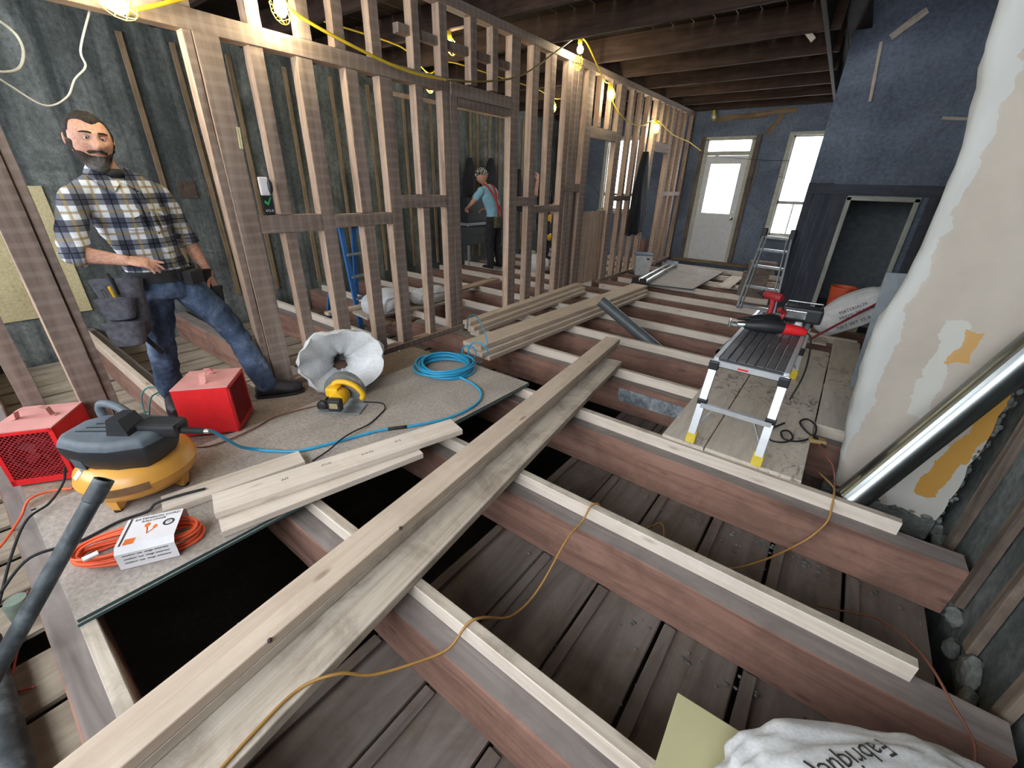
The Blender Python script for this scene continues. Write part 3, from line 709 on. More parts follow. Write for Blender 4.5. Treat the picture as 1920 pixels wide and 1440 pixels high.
sk = link('printed_sack', me, BAG, None, 2); sk.location = (.53, .95, .084); sk.rotation_euler = (0, 0, .61)
tag(sk, 'crumpled white printed sack lying near the pale yellow board', 'sack')
for s, x, y, sz, r in [('Fabriqué', -.02, .17, .075, 3.5), ('Temps', .12, .1, .05, 3.4), ('MORTIER', -.27, .03, .08, 3.9)]:
    wrap_text(sk, s, sz, Matrix.Translation((x, y, .4)) @ Matrix.Rotation(r, 4, 'Z'), (0, 0, -1))
# open white sack on the plywood
ob = thing('open_sack', 'open white sack with crumpled mouth lying on the plywood', 'sack', (-3.07, 1.73, .032))
ax = Vector((.86, -.42, .32)).normalized(); side = Vector((.44, .9, 0)).normalized(); upv = ax.cross(side); upv = upv if upv.z > 0 else -upv
rings = [(-.12, .05, 1.0), (-.02, .075, 1.15), (.05, .12, 1.2), (.12, .175, 1.25), (.17, .215, 1.27), (.19, .235, 1.27), (.165, .243, 1.28), (.08, .24, 1.27), (-.03, .225, 1.22), (-.14, .19, 1.15), (-.23, .13, 1.0), (-.28, .05, .8)]
n = 40; vs = []
for i, (d_ax, r, asp) in enumerate(rings):
    for k in range(n):
        a = 2*math.pi*k/n
        w = 1+.13*mnoise.noise(Vector((math.cos(a)*1.6, math.sin(a)*1.6, i*.3)))+.09*(1-2*abs(mnoise.noise(Vector((math.cos(a)*2.6+5, math.sin(a)*2.6, i*.22)))))+.07*mnoise.noise(Vector((math.cos(a)*6, math.sin(a)*6, i*.9)))
        p = ax*d_ax+side*(math.cos(a)*r*asp*w)+upv*(math.sin(a)*r*w)+Vector((0, 0, .2))
        p += ax*.05*mnoise.noise(Vector((math.cos(a)*3, math.sin(a)*3, 9+i*.3)))
        vs.append((p.x, p.y, max(p.z, .002)))
fs = [(i*n+k, i*n+(k+1) % n, (i+1)*n+(k+1) % n, (i+1)*n+k) for i in range(len(rings)-1) for k in range(n)]
fs.append(tuple(range((len(rings)-1)*n, len(rings)*n)))
o = MB().add(vs, fs).build('sack_shell', BAG, ob, smooth=True)
sm = o.modifiers.new('thick', 'SOLIDIFY'); sm.thickness = .003
m = MB(); m.ball((0, 0, 0), (.09, .1, .05), 14, 8, Matrix.Translation(Vector((0, 0, .2))-ax*.1+Vector((0, 0, -.06)))); m.build('rubble_inside', plain('brown_rubble', '5d463a', .95, 0, .25), ob, smooth=2)
MB().box((-.05, -.004, -.02), (.05, .004, .03), Matrix.Translation((.02, .27, .2)) @ Matrix.Rotation(1.0, 4, 'Z')).build('printed_tag', INK, ob)

# loose pale yellow board over the front joist
o = MB().box((-.32, -.34, 0), (.30, .34, .014), c=.003).build('yellow_board', plain('dull_yellow_hardboard', 'b9b48c', .6, 0, .05, 3), None, loc=(.30, .73, .002)); o.rotation_euler = (0, 0, .04)
tag(o, 'pale yellow hardboard offcut lying over the front joist', 'board')
# red bar and bucket
tag(MB().cyl((0, 0, 0), (.86, .55, .80), .013, n=10).build('pry_bar', plain('dark_red_bar', '8c2f38', .5), None, smooth=True, loc=(-.04, 5.86, .03)), 'thin dark red steel bar leaning across the printed sack', 'bar')
bk = thing('bucket', 'orange plastic bucket in the dark doorway behind the sacks', 'bucket', (.13, 7.24, .024))
MB().lathe([(.118, 0), (.12, .004), (.142, .40), (.15, .402), (.15, .425), (.138, .425), (.135, .40), (.113, .01), (.0, .01)], 32).build('pail', ORANGE_B, bk, smooth=True)
MB().tube([(.15*math.cos(a), .01, .38-.16*math.sin(a)) for a in [math.pi*k/12 for k in range(13)]], .003, 6).build('handle', STEEL, bk)

# plaster crumbs on the old ceiling boards in the open bays
m = MB()
for k in range(260):
    bay = rnd.choice([(.86, 1.58), (1.8, 2.54), (1.8, 2.54), (2.75, 3.5)]); x = rnd.uniform(-1.1, .85) if rnd.random() < .4 else rnd.gauss(.15, .25); y = rnd.uniform(*bay) if rnd.random() < .5 else bay[1]-abs(rnd.gauss(0, .07))
    r = rnd.uniform(.003, .011); m.ball((min(x, .85), y, -.392+r*.6), (r*rnd.uniform(.8, 1.8), r, r*.7), 5, 4)
tag(m.build('plaster_crumbs', P_RUB, None), 'pale plaster crumbs scattered on the boards between the joists', 'rubble', kind='stuff')
plank('loose_board', 'orange brown board standing in the far opening of the partition', (-3.55, 9.45, .0), (-3.56, 9.5, .55), .02, .4, wood('orange_brown_board', 'a8806a', '96705c', '7a5847'), up=(0, 1, 0))
o = MB().box((0, 0, 0), (.66, .006, .13), c=.001).build('painted_patch', stained('flaking_blue_grey_paint', None, [(.35, '5f676c'), (.55, '8c9498'), (.7, 'b3b9bb')], 9, .9), floor, loc=(-1.35, 3.5165, -.27))
o = MB().box((0, 0, 0), (.30, .014, 1.0), c=.002).build('drywall_offcut', plain('blue_grey_drywall', '8d969c', .8, 0, .08), None, loc=(.37, 4.56, .026)); o.rotation_euler = (0, -.06, 0)
tag(o, 'blue grey drywall offcut standing on the narrow deck board behind the plaster slab', 'drywall')

# ------------------------------------------------------------------ heaters
def heater(loc, rz, w, d, h, label, group):
    t = thing('space_heater', label, 'heater', loc, rz, group)
    m = MB(); m.box((-w/2, -d/2, .01), (-w/2+.006, d/2, h), c=.002); m.box((w/2-.006, -d/2, .01), (w/2, d/2, h), c=.002); m.box((-w/2, d/2-.006, .01), (w/2, d/2, h)); m.box((-w/2, -d/2, .01), (w/2, d/2, .016))
    m.build('housing', RED, t)
    MB().box((-w/2-.002, -d/2-.002, h-.004), (w/2+.002, d/2+.002, h+.004), c=.003).build('top_plate', RED_DUST, t)
    m = MB(); fr = .022
    for lo, hi in [((-w/2, -d/2-.004, .01), (w/2, -d/2+.01, .01+fr*1.6)), ((-w/2, -d/2-.004, h-fr), (w/2, -d/2+.01, h-.004)), ((-w/2, -d/2-.004, .01), (-w/2+fr, -d/2+.01, h-.004)), ((w/2-fr, -d/2-.004, .01), (w/2, -d/2+.01, h-.004))]: m.box(lo, hi, c=.002)
    m.build('front_frame', RED, t)
    # expanded metal grille: two families of slanted wires
    m = MB(); x0, x1, z0, z1 = -w/2+fr, w/2-fr, .045, h-fr
    for s in (1, -1):
        k = -(z1-z0)
        while k < (x1-x0):
            pts = []
            for (z) in (z0, z1):
                x = x0+k+(z-z0) if s == 1 else x1-k-(z-z0)
                pts.append([x, z])
            (xa, za), (xb, zb) = pts
            # clip to the frame
            if s == 1:
                if xa < x0: za += x0-xa; xa = x0
                if xb > x1: zb -= xb-x1; xb = x1
            else:
                if xa > x1: za += xa-x1; xa = x1
                if xb < x0: zb -= x0-xb; xb = x0
            if zb-za > .005: m.cyl((xa, -d/2, za), (xb, -d/2, zb), .0021, n=4, cap=False)
            k += .021
    m.build('grille', RED_DK, t)
    m = MB(); m.lathe([(.10, 0), (.112, 0), (.112, .02), (.10, .02), (.10, 0)], 28, Matrix.Translation((0, -d/2+.05, h/2)) @ Matrix.Rotation(math.pi/2, 4, 'X'), cap=False)
    for k in range(5):
        a = 2*math.pi*k/5; m.box((.015, -.002, -.022), (.095, .002, .022), Matrix.Translation((0, -d/2+.07, h/2)) @ Matrix.Rotation(a, 4, 'Y') @ Matrix.Rotation(.5, 4, 'X'))
    m.build('fan', RED_DK, t)
    m = MB(); prof = [(-.095, 0), (-.075, .004), (-.068, .045), (-.04, .056), (.04, .056), (.068, .045), (.075, .004), (.095, 0)]
    for (xa, za), (xb, zb) in zip(prof, prof[1:]): m.add([(xa, -.018, h+.004+za), (xb, -.018, h+.004+zb), (xb, .018, h+.004+zb), (xa, .018, h+.004+za), (xa, -.018, h+.007+za), (xb, -.018, h+.007+zb), (xb, .018, h+.007+zb), (xa, .018, h+.007+za)], [(3, 2, 1, 0), (4, 5, 6, 7), (0, 1, 5, 4), (1, 2, 6, 5), (2, 3, 7, 6), (3, 0, 4, 7)])
    m.build('handle', RED_DUST, t)
    for sx in (-1, 1):
        for sy in (-1, 1): MB().cyl((sx*(w/2-.03), sy*(d/2-.03), 0), (sx*(w/2-.03), sy*(d/2-.03), .012), .012, n=10).build('rubber_foot', RUB, t)
    return t
h1 = heater((-3.145, .812, .022), math.radians(52)+math.pi*0, .31, .32, .345, 'bright red heater box with dented handle standing beside the man', 'red box heaters')
h1.rotation_euler = (0, 0, math.radians(142))
# swap so the plain rear face looks at the room
h2 = heater((-3.305, .025, .022), math.radians(56), .28, .30, .34, 'red heater with mesh grille standing behind the yellow compressor', 'red box heaters')

# ------------------------------------------------------------------ compressor
co = thing('air_compressor', 'yellow pancake air compressor with black motor shroud', 'compressor', (-2.72, .28, .032), math.radians(20)); co.scale = (1.06,)*3
prof = [(.0, .03), (.10, .03), (.17, .042), (.21, .064), (.235, .1), (.243, .135), (.246, .14), (.243, .145), (.235, .18), (.205, .21), (.16, .228), (.10, .236), (0, .238)]
MB().lathe(prof, 48, cap=False).build('tank', YEL_TANK, co, smooth=True)
for k in range(4):
    a = math.radians(20+90*k); M = Matrix.Rotation(a, 4, 'Z')
    l = MB().add([(.13, -.035, .06), (.215, -.03, .09), (.215, .03, .09), (.13, .035, .06), (.18, -.018, .008), (.20, -.018, .008), (.20, .018, .008), (.18, .018, .008)], [(0, 1, 2, 3), (4, 7, 6, 5), (0, 4, 5, 1), (1, 5, 6, 2), (2, 6, 7, 3), (3, 7, 4, 0)], M).build('foot', YEL_TANK, co)
    MB().cyl(tuple(M @ Vector((.19, 0, 0))), tuple(M @ Vector((.19, 0, .01))), .018, n=12).build('rubber_pad', RUB, l)
# plate fixed round the rim
m = MB()
for k in range(8):
    a0 = -1.15+k*.09; a1 = a0+.09
    m.add([(.2475*math.cos(a), .2475*math.sin(a), z) for a, z in ((a0, .118), (a1, .118), (a1, .158), (a0, .158))]+[(.244*math.cos(a), .244*math.sin(a), z) for a, z in ((a0, .118), (a1, .118), (a1, .158), (a0, .158))], [(0, 1, 2, 3), (4, 7, 6, 5), (0, 4, 5, 1), (2, 6, 7, 3)])
m.build('name_plate', plain('worn_plate', '8c6f52', .5, .5), co)
for lo, hi, mt in [((-.03, -.03, 0), (.03, .03, .0015), ALU_DULL), ((-.02, -.02, 0), (.02, .02, .0015), CARD)]:
    M = Matrix.Rotation(math.radians(-105 if mt is CARD else -112), 4, 'Z') @ Matrix.Translation((.215 if mt is CARD else .17, 0, .2 if mt is CARD else .224)) @ Matrix.Rotation(.75 if mt is CARD else .35, 4, 'Y')
    MB().box(lo, hi, M).build('sticker', mt, co)
# shroud
sh_poly = [(-.235, -.07), (-.20, -.125), (-.06, -.165), (.06, -.165), (.19, -.12), (.215, -.05), (.215, .07), (.17, .125), (.0, .145), (-.17, .125), (-.235, .06)]
m = MB(); lv = [(.205, .80), (.25, .93), (.30, 1.0), (.335, 1.0), (.36, .96), (.375, .86)]
vs = [(x*s, y*s, z) for z, s in lv for x, y in sh_poly]; n = len(sh_poly)
fs = [(i*n+k, i*n+(k+1) % n, (i+1)*n+(k+1) % n, (i+1)*n+k) for i in range(len(lv)-1) for k in range(n)]+[tuple(reversed(range(n))), tuple(range((len(lv)-1)*n, len(lv)*n))]
mi = [1 if (i >= 3) else 0 for i in range(len(lv)-1) for k in range(n)]+[0, 1]
MR = Matrix.Translation((.02, -.02, 0)) @ Matrix.Rotation(math.radians(18), 4, 'Z'); MRi = MR
sh = m.add(vs, fs, MR, mi).build('motor_shroud', [BLK, BLK_DUST], co, smooth=2)
bv = sh.modifiers.new('soft', 'BEVEL'); bv.width = .008; bv.segments = 2; bv.limit_method = 'ANGLE'
m = MB()
for k in range(9): m.box((-.035, -.003, -.003), (.035, .003, .003), MR @ Matrix.Translation((-.125, -.132-.0012*min(k, 6), .225+k*.0115)) @ Matrix.Rotation(-.28, 4, 'Z'))
m.build('vent_louvre', BLK_DUST, sh)
m = MB(); m.box((-.19, -.14, .302), (-.06, -.137, .309), MR @ Matrix.Rotation(-.3, 4, 'Z') @ Matrix.Translation((.0, -.005, 0))); m.build('orange_stripe', INK_O, sh)
for k in range(3): MB().box((-.16+.02*k, -.05+.035*k, .3755), (.06+.02*k, -.044+.035*k, .378), MR @ Matrix.Rotation(.05, 4, 'Z')).build('top_groove', BLK, sh)
m = MB(); m.tube([MR @ Vector(p) for p in curve_pts([(-.17, .11, .34), (-.18, .115, .40), (-.155, .11, .435), (-.08, .09, .44), (.0, .06, .42), (.05, .04, .38)], 6)], [.02]*31, 10); m.build('carry_handle', BLK_DUST, co, smooth=True)
MB().add([(.01, -.09, .36), (.12, -.09, .36), (.12, .03, .36), (.01, .03, .36), (.03, -.08, .455), (.085, -.08, .455), (.085, .02, .455), (.03, .02, .455)], [(3, 2, 1, 0), (4, 5, 6, 7), (0, 1, 5, 4), (1, 2, 6, 5), (2, 3, 7, 6), (3, 0, 4, 7)], MR).build('pressure_switch', BLK, co)
m = MB(); m.box((.1, -.04, .34), (.29, .06, .405), MR, c=.02); m.build('regulator_body', BLK, co)
m = MB(); m.cyl(MR @ Vector((.27, .0, .36)), MR @ Vector((.37, .03, .335)), .016, n=12); m.cyl(MR @ Vector((.35, .025, .34)), MR @ Vector((.39, .035, .332)), .012, n=12, mi=1); m.build('hose_coupling', [RUB, STEEL], co, smooth=True)
m = MB(); m.cyl((.19, -.06, .20), (.19, -.06, .222), .009, n=10); m.ball((.19, -.06, .225), .012, 10, 6); m.tube([(.13, -.04, .28), (.16, -.05, .25), (.19, -.06, .225)], .006, 6); m.build('safety_valve', STEEL, co, smooth=True)

# ------------------------------------------------------------------ circular saw
cs = thing('circular_saw', 'yellow circular saw with grey blade guard lying on the plywood', 'saw', (-2.66, 1.47, .032), math.radians(34)); cs.scale = (1.18,)*3
MB().box((-.15, -.07, .004), (.12, .07, .009), c=.002).build('base_plate', ALU_DULL, cs)
m = MB(); GM = Matrix.Translation((-.01, .06, .10)) @ Matrix.Rotation(math.pi/2, 4, 'X')
pts = [(.128*math.cos(a), .128*math.sin(a)) for a in [math.radians(-8+196*k/24) for k in range(25)]]+[(-.115, -.04), (.115, -.04)]
m.prism(pts, -.022, .022, GM); g = m.build('upper_guard', plain('grey_cast_guard', '85888a', .45, .4), cs, smooth=True)
m = MB(); pts = [(.105*math.cos(a), .105*math.sin(a)) for a in [2*math.pi*k/32 for k in range(32)]]; m.prism([(x, max(y, -.09)) for x, y in pts], -.002, .002, GM); m.build('blade', STEEL, cs)
m = MB(); m.lathe([(.0, 0), (.045, 0), (.052, .02), (.052, .085), (.046, .1), (0, .1)], 24, Matrix.Translation((-.005, .02, .1)) @ Matrix.Rotation(math.pi/2, 4, 'X')); m.build('motor_housing', YEL, cs, smooth=True)
MB().box((-.045, -.125, .045), (.035, -.075, .125), c=.012).build('motor_cap', BLK, cs)
MB().box((-.03, -.128, .07), (.02, -.1265, .105)).build('rating_plate', plain('worn_label', '9a8c66', .6), cs)
m = MB(); m.tube(curve_pts([(-.06, 0, .15), (-.03, 0, .185), (.03, 0, .19), (.09, 0, .165), (.13, 0, .115), (.12, 0, .08)], 6), [.017]*31, 10); m.build('main_handle', YEL, cs, smooth=True)
m = MB(); m.box((-.08, -.06, .11), (.0, .02, .17), c=.015); m.build('front_grip', YEL, cs)
m = MB(); m.box((-.16, -.04, .012), (-.10, .02, .05), c=.006); m.cyl((-.13, -.05, .04), (-.13, .06, .04), .012, n=10); m.build('depth_bracket', IRON, cs)
m = MB(); m.lathe([(.018, 0), (.024, .004), (.024, .03), (.018, .034)], 12, Matrix.Translation((-.1, -.05, .06)) @ Matrix.Rotation(math.pi/2, 4, 'X')); m.build('bevel_knob', BLK, cs, smooth=True)
tag(cord('power_cord', [(-2.52, 1.545, .11), (-2.47, 1.66, .07), (-2.43, 1.66, .04), (-2.385, 1.58, .037), (-2.325, 1.44, .04), (-2.295, 1.30, .058), (-2.265, 1.19, .064), (-2.235, 1.08, .05), (-2.225, .965, .038)], .0055, RUB), 'black cord running from the circular saw to the pine boards', 'cord')

# ------------------------------------------------------------------ packaged orange cord
pk = thing('cord_package', 'coiled orange extension cord in a printed white card sleeve', 'extension cord', (-2.19, .125, .032), math.radians(61)); pk.scale = (1.12,)*3
for k in range(11):
    r = rnd.uniform(.0, .02); z = .012+.0095*(k % 6)+.004; off = rnd.uniform(-.012, .012); a = .205-r; b = .082-r*1.0-(.012 if k > 5 else 0)
    pts = [(a*math.copysign(abs(math.cos(t))**.8, math.cos(t))+off, b*math.copysign(abs(math.sin(t))**.75, math.sin(t)), z+.006*math.sin(2*t+k)) for t in [2*math.pi*i/40 for i in range(40)]]
    MB().tube(pts, .0055, 6, closed=True).build('cord_loop', ORANGE, pk, smooth=2)
sl = MB(); hw, hh, x0, x1 = .10, .098, -.045, .145
pr = [(-hw, .004), (-hw, hh-.02), (-hw+.02, hh), (hw-.02, hh), (hw, hh-.02), (hw, .004)]
vs = [(x, y, z) for x in (x0, x1) for y, z in pr]; n = len(pr)
sl = sl.add(vs, [(k, k+1, n+k+1, n+k) for k in range(n-1)]).build('card_sleeve', CARD, pk); so = sl.modifiers.new('thick', 'SOLIDIFY'); so.thickness = .0015
MB().box((-.034, -hw+.021, hh+.0018), (-.028, hw-.021, hh+.0026)).build('dark_band', INK, sl)
MB().box((-.02, -hw+.022, hh+.0018), (.012, -hw+.055, hh+.0026)).build('orange_mark', INK_O, sl)
MB().box((.1, -hw-.0012, .01), (.134, -hw-.0006, .03)).build('orange_mark', INK_O, sl)
m = MB(); m.ball((.035, .02, hh+.0012), (.012, .016, .0006), 12, 4); m.ball((.065, .0, hh+.0012), (.009, .015, .0006), 12, 4)
m.tube([(.037, .005, hh+.001), (.045, -.035, hh+.001), (.062, -.012, hh+.001)], .0028, 5); m.build('plug_picture', INK_O, sl)
MB().lathe([(.013, 0), (.02, 0), (.02, .0008), (.013, .0008), (.013, 0)], 20, Matrix.Translation((.108, .01, hh+.0018)), cap=False).build('round_seal', INK, sl)
root = lambda M: parent_inv(pk).inverted() @ M
for s, x, y, sz, zr in [('EXTENSION CORD', .06, .064, .018, 0), ('RALLONGE', .05, .046, .016, 0), ('16/3', .108, .012, .008, 0), ('HDX', -.008, -.068, .013, 0)]:
    text_mesh('printed_text', s, sz, INK if s != 'HDX' else INK_O, root(Matrix.Translation((x, y, hh+.0024)) @ Matrix.Rotation(zr, 4, 'Z')), sl, .0002)
for k in range(3): text_mesh('printed_text', 'outdoor use  usage exterieur', .0125, INK, root(Matrix.Translation((.05, -hw-.0026, .068-.018*k)) @ Matrix.Rotation(math.pi/2, 4, 'X')), sl, .0002)
m = MB(); m.box((-.165, -.012, .075), (-.12, .012, .082), Matrix.Rotation(.5, 4, 'Z')); m.build('tie_label', CARD, pk)

# ------------------------------------------------------------------ air hose
ho = thing('air_hose', 'blue air hose coiled on the plywood and run to the compressor', 'hose', (-2.63, 2.49, .032))
for k in range(12):
    R0 = .265-.012*(k % 4)+rnd.uniform(-.02, .015); cx, cy = rnd.uniform(-.035, .035), rnd.uniform(-.035, .035); z = .012+.011*(k//2)
    sq = rnd.uniform(.88, 1.0); ph = rnd.uniform(0, 6.28)
    pts = [(cx+R0*math.cos(a), cy+R0*sq*math.sin(a), z+.01*math.sin(a*2+ph)*(1 if k > 3 else .3)) for a in [2*math.pi*i/48 for i in range(48)]]
    MB().tube(pts, .0095, 6, closed=True).build('hose_loop', BLUE_H, ho, smooth=2)
L0 = Vector((-2.63, 2.49, .032))
run = [(-2.36, 2.40, .06), (-2.22, 2.40, .045), (-2.07, 2.34, .041), (-1.97, 2.22, .041), (-1.935, 2.05, .041), (-1.96, 1.85, .041), (-2.06, 1.64, .041), (-2.20, 1.43, .041), (-2.285, 1.20, .041), (-2.38, .975, .041), (-2.50, .87, .041), (-2.58, .80, .055), (-2.57, .72, .12), (-2.48, .64, .25), (-2.415, .575, .36), (-2.395, .545, .385)]
MB().tube([p-L0 for p in curve_pts(run, 8)], .0095, 8).build('hose_run', BLUE_H, ho, smooth=2)
i0 = 44; pp = curve_pts(run, 8); MB().tube([p-L0 for p in pp[50:55]], .0125, 8).build('hose_sleeve', RUB, ho, smooth=2)
for c, r, tl in [((-2.62, 2.80, .105), .085, .5), ((-2.53, 2.83, .12), .12, .35)]:
    pts = [Vector((c[0]+r*math.cos(a)*.78, c[1]+r*math.cos(a)*.3, c[2]+r*.85*math.sin(a)))-L0 for a in [2*math.pi*i/36 for i in range(36 if r < .1 else 30)]]
    MB().tube(pts, .0075, 6, closed=(r < .1)).build('hose_loop', BLUE_H, ho, smooth=2)
MB().tube([Vector(p)-L0 for p in curve_pts([(-2.44, 2.87, .2), (-2.5, 2.9, .3), (-2.75, 3.1, .33), (-3.0, 3.3, .3), (-3.2, 3.42, .2), (-3.24, 3.44, .06)], 6)], .006, 6).build('hose_end', BLUE_H, ho, smooth=2)

# ------------------------------------------------------------------ loose cords
def loose(label, pts, r, mat, name='cable', cat='cord', n=6): return tag(cord(name, pts, r, mat, None, n), label, cat)
loose('long amber cord snaking over the stacked beams and first joists', [(-.98, -.15, .055), (-1.03, .10, .055), (-1.04, .25, .056), (-.985, .36, .05), (-.93, .45, -.02), (-.86, .58, -.05), (-.80, .70, -.055), (-.78, .79, .008), (-.76, .86, -.01), (-.75, 1.05, -.2), (-.74, 1.25, -.22), (-.735, 1.5, -.08), (-.72, 1.63, -.045), (-.715, 1.70, .012), (-.70, 1.755, .01), (-.69, 1.79, -.05), (-.68, 1.9, -.3), (-.66, 2.05, -.38)], .0055, AMB_CORD)
loose('amber cord end curling up in the bay behind the first joist', [(-.62, 2.02, -.385), (-.52, 2.15, -.375), (-.45, 2.22, -.33), (-.40, 2.15, -.34), (-.38, 2.0, -.37), (-.33, 1.88, -.385)], .005, AMB_CORD)
loose('amber cord hanging over the joist end beside the duct', [(.27, 3.0, -.05), (.34, 2.80, .0), (.345, 2.69, .008), (.35, 2.64, -.03), (.35, 2.56, -.085), (.31, 2.53, -.2), (.24, 2.47, -.29), (.14, 2.33, -.33), (.02, 2.2, -.37), (-.1, 2.1, -.385)], .006, AMB_CORD)
loose('thin brown wire arching from the old boards to the right wall', [(.40, 2.19, -.37), (.55, 2.22, -.33), (.61, 2.15, -.24), (.65, 2.0, -.13), (.68, 1.876, -.06), (.70, 1.775, -.02), (.722, 1.70, -.01), (.744, 1.63, -.01), (.78, 1.585, -.03), (.815, 1.55, -.08), (.82, 1.45, -.2), (.80, 1.36, -.37)], .005, BROWN_C)
loose('brown red cord lying on the plywood between heater and saw', [(-2.98, .55, .032), (-2.86, .66, .04), (-2.87, .9, .04), (-2.92, 1.05, .04), (-2.90, 1.2, .04), (-2.86, 1.33, .04), (-2.82, 1.43, .04)], .005, BROWN_C)
loose('black cord running across the plywood past the orange package', [(-2.45, -.32, -.03), (-2.47, -.2, .06), (-2.46, -.05, .04), (-2.48, .1, .04), (-2.46, .21, .04), (-2.445, .255, .072), (-2.41, .35, .08), (-2.37, .45, .08)], .007, RUB)
loose('black cord hanging from the compressor over the plywood edge', [(-2.93, .03, .2), (-2.93, -.0, .12), (-2.88, -.08, .06), (-2.82, -.17, .05), (-2.75, -.26, -.05), (-2.65, -.36, -.2), (-2.5, -.45, -.3), (-2.4, -.6, -.39)], .006, RUB)
loose('orange cord trailing off the plywood beside the mesh heater', [(-2.98, .02, .04), (-3.04, -.06, .04), (-3.02, -.14, .045), (-2.98, -.2, -.02), (-3.1, -.32, -.2), (-3.3, -.45, -.38), (-3.6, -.6, -.39)], .006, ORANGE)
loose('red cord on the old boards below the plywood edge', [(-2.9, -.3, -.39), (-2.6, -.36, -.39), (-2.3, -.42, -.39), (-2.22, -.36, -.385)], .005, plain('red_cord', 'b04a44', .6), n=6)
tag(MB().lathe([(.0, 0), (.045, 0), (.05, .01), (.05, .1), (.04, .12), (0, .12)], 16).build('junction_plug', plain('grey_green_plastic', '7b8a7c', .6), None, smooth=True, loc=(-2.72, -.33, -.398)), 'grey green plug body lying on the old slats by the plywood', 'plug')
loose('teal cord looped over the new board in the man doorway', [(-4.32, .98, -.385), (-4.26, .90, -.22), (-4.2, .865, -.06), (-4.14, .80, .0), (-4.06, .70, .012), (-4.02, .64, .005), (-4.01, .60, -.08), (-4.06, .585, -.2), (-4.15, .585, -.18), (-4.22, .61, -.06), (-4.22, .665, .012), (-4.14, .74, .02), (-4.0, .84, .0), (-3.97, .875, -.1), (-3.96, .92, -.3), (-3.94, .97, -.385)], .006, TEAL_H)
loose('white wire stub curling up from the slats beside the red heater', [(-4.35, 1.05, -.39), (-4.30, 1.1, -.25), (-4.2, 1.18, -.2), (-4.1, 1.26, -.28), (-4.08, 1.3, -.39)], .005, WIRE_W)
loose('pale wire poking up in the dark gap left of the beams', [(-1.72, .32, -.5), (-1.74, .30, -.38), (-1.78, .28, -.3)], .003, WIRE_W)

# ------------------------------------------------------------------ work platform
wpf = thing('work_platform', 'folding aluminium work platform with yellow feet and black treads', 'platform', (-.268, 3.55, .031))
X0, X1, YA, YB, H = -.198, .198, -.73, .76, .575
ft = [(-.212, -.855), (.198, -.865), (-.212, .86), (.21, .86)]
for k, (fx, fy) in enumerate(ft):
    tx = X0 if fx < 0 else X1; ty = YA if fy < 0 else YB
    l = beam('leg', (fx, fy, .07), (tx, ty, H-.01), .026, .05, ALU, None, up=(1, 0, 0)); l.parent = wpf
    dv = (Vector((tx, ty, H))-Vector((fx, fy, 0))).normalized()
    p0 = Vector((fx, fy, 0)); f_ = beam('rubber_foot', p0, p0+dv*.09, .036, .062, YEL_FOOT, None, up=(1, 0, 0), c=.004); f_.parent = wpf
    j = p0+dv*.285
    jo = MB().box((-.03, -.022, -.035), (.03, .022, .035), Matrix.Translation(j), c=.008).build('joint', BLK, wpf)
    jt = p0+dv*.55; MB().box((-.03, -.024, -.03), (.03, .024, .03), Matrix.Translation(jt), c=.008).build('joint', BLK, wpf)
    b0 = p0+dv*.11; s = -1 if fx > 0 else 1
    q = beam('brace', b0, (fx+s*.085, j.y, j.z-.02), .012, .02, ALU_DULL, None, up=(0, 1, 0)); q.parent = wpf
for sy, yy in ((-1, -.81), (1, .81)):
    r = beam('rung', (X0-.01, yy*1.0, .272), (X1+.01, yy, .272), .034, .032, ALU, None); r.parent = wpf
    r = beam('rail', (X0, YA if sy < 0 else YB, H-.022), (X1, YA if sy < 0 else YB, H-.022), .03, .04, ALU, None); r.parent = wpf
for x in (X0, X1):
    r = beam('rail', (x, YA, H-.01), (x, YB, H-.01), .03, .05, ALU, None); r.parent = wpf
for k in range(7):
    x = X0+.04+k*.0527; r = beam('tread', (x, YA+.012, H+.002), (x, YB-.012, H+.002), .046, .022, plain('dark_grey_tread', '6a6a70', .5, .4) if k == 0 else TREAD, None); r.parent = wpf
    if k == 0: TREAD = r.data.materials[0]
MB().box((X0+.02, YA-.002, H-.05), (X1-.02, YA+.012, H+.008), c=.004).build('front_lip', BLK, wpf)
MB().box((-.06, YA-.0165, H-.032), (.0, YA-.0155, H-.02)).build('red_label', RED, wpf)
PT = .031+H+.013   # working surface
# reciprocating saw
rs = thing('reciprocating_saw', 'black and red reciprocating saw lying on the work platform', 'saw', (-.26, 3.62, PT), math.radians(14))
m = MB(); m.tube([(-.20, 0, .045), (-.15, 0, .045), (-.08, 0, .052), (.0, 0, .055), (.06, 0, .052)], [.03, .042, .05, .05, .042], 14); m.build('body', BLK, rs, smooth=True)
m = MB(); m.tube([(.04, 0, .05), (.10, 0, .05), (.16, 0, .046), (.205, 0, .04)], [.042, .04, .036, .026], 14); m.build('handle', RED, rs, smooth=True)
m = MB(); m.tube([(-.20, 0, .045), (-.25, 0, .042)], [.026, .02], 12); m.build('nose', STEEL, rs, smooth=True)
m = MB(); m.box((-.31, -.035, .02), (-.30, .035, .075), c=.003); m.box((-.30, -.03, .03), (-.25, -.024, .05)); m.box((-.30, .024, .03), (-.25, .03, .05)); m.build('shoe', STEEL, rs)
MB().box((-.28, -.002, .034), (-.24, .002, .05)).build('blade', STEEL, rs)
MB().tube(curve_pts([(.205, 0, .04), (.235, -.04, .02), (.245, -.12, -.1), (.24, -.16, -.25), (.20, -.2, -.42)], 6), .006, 6).build('power_cord', RUB, rs, smooth=2)
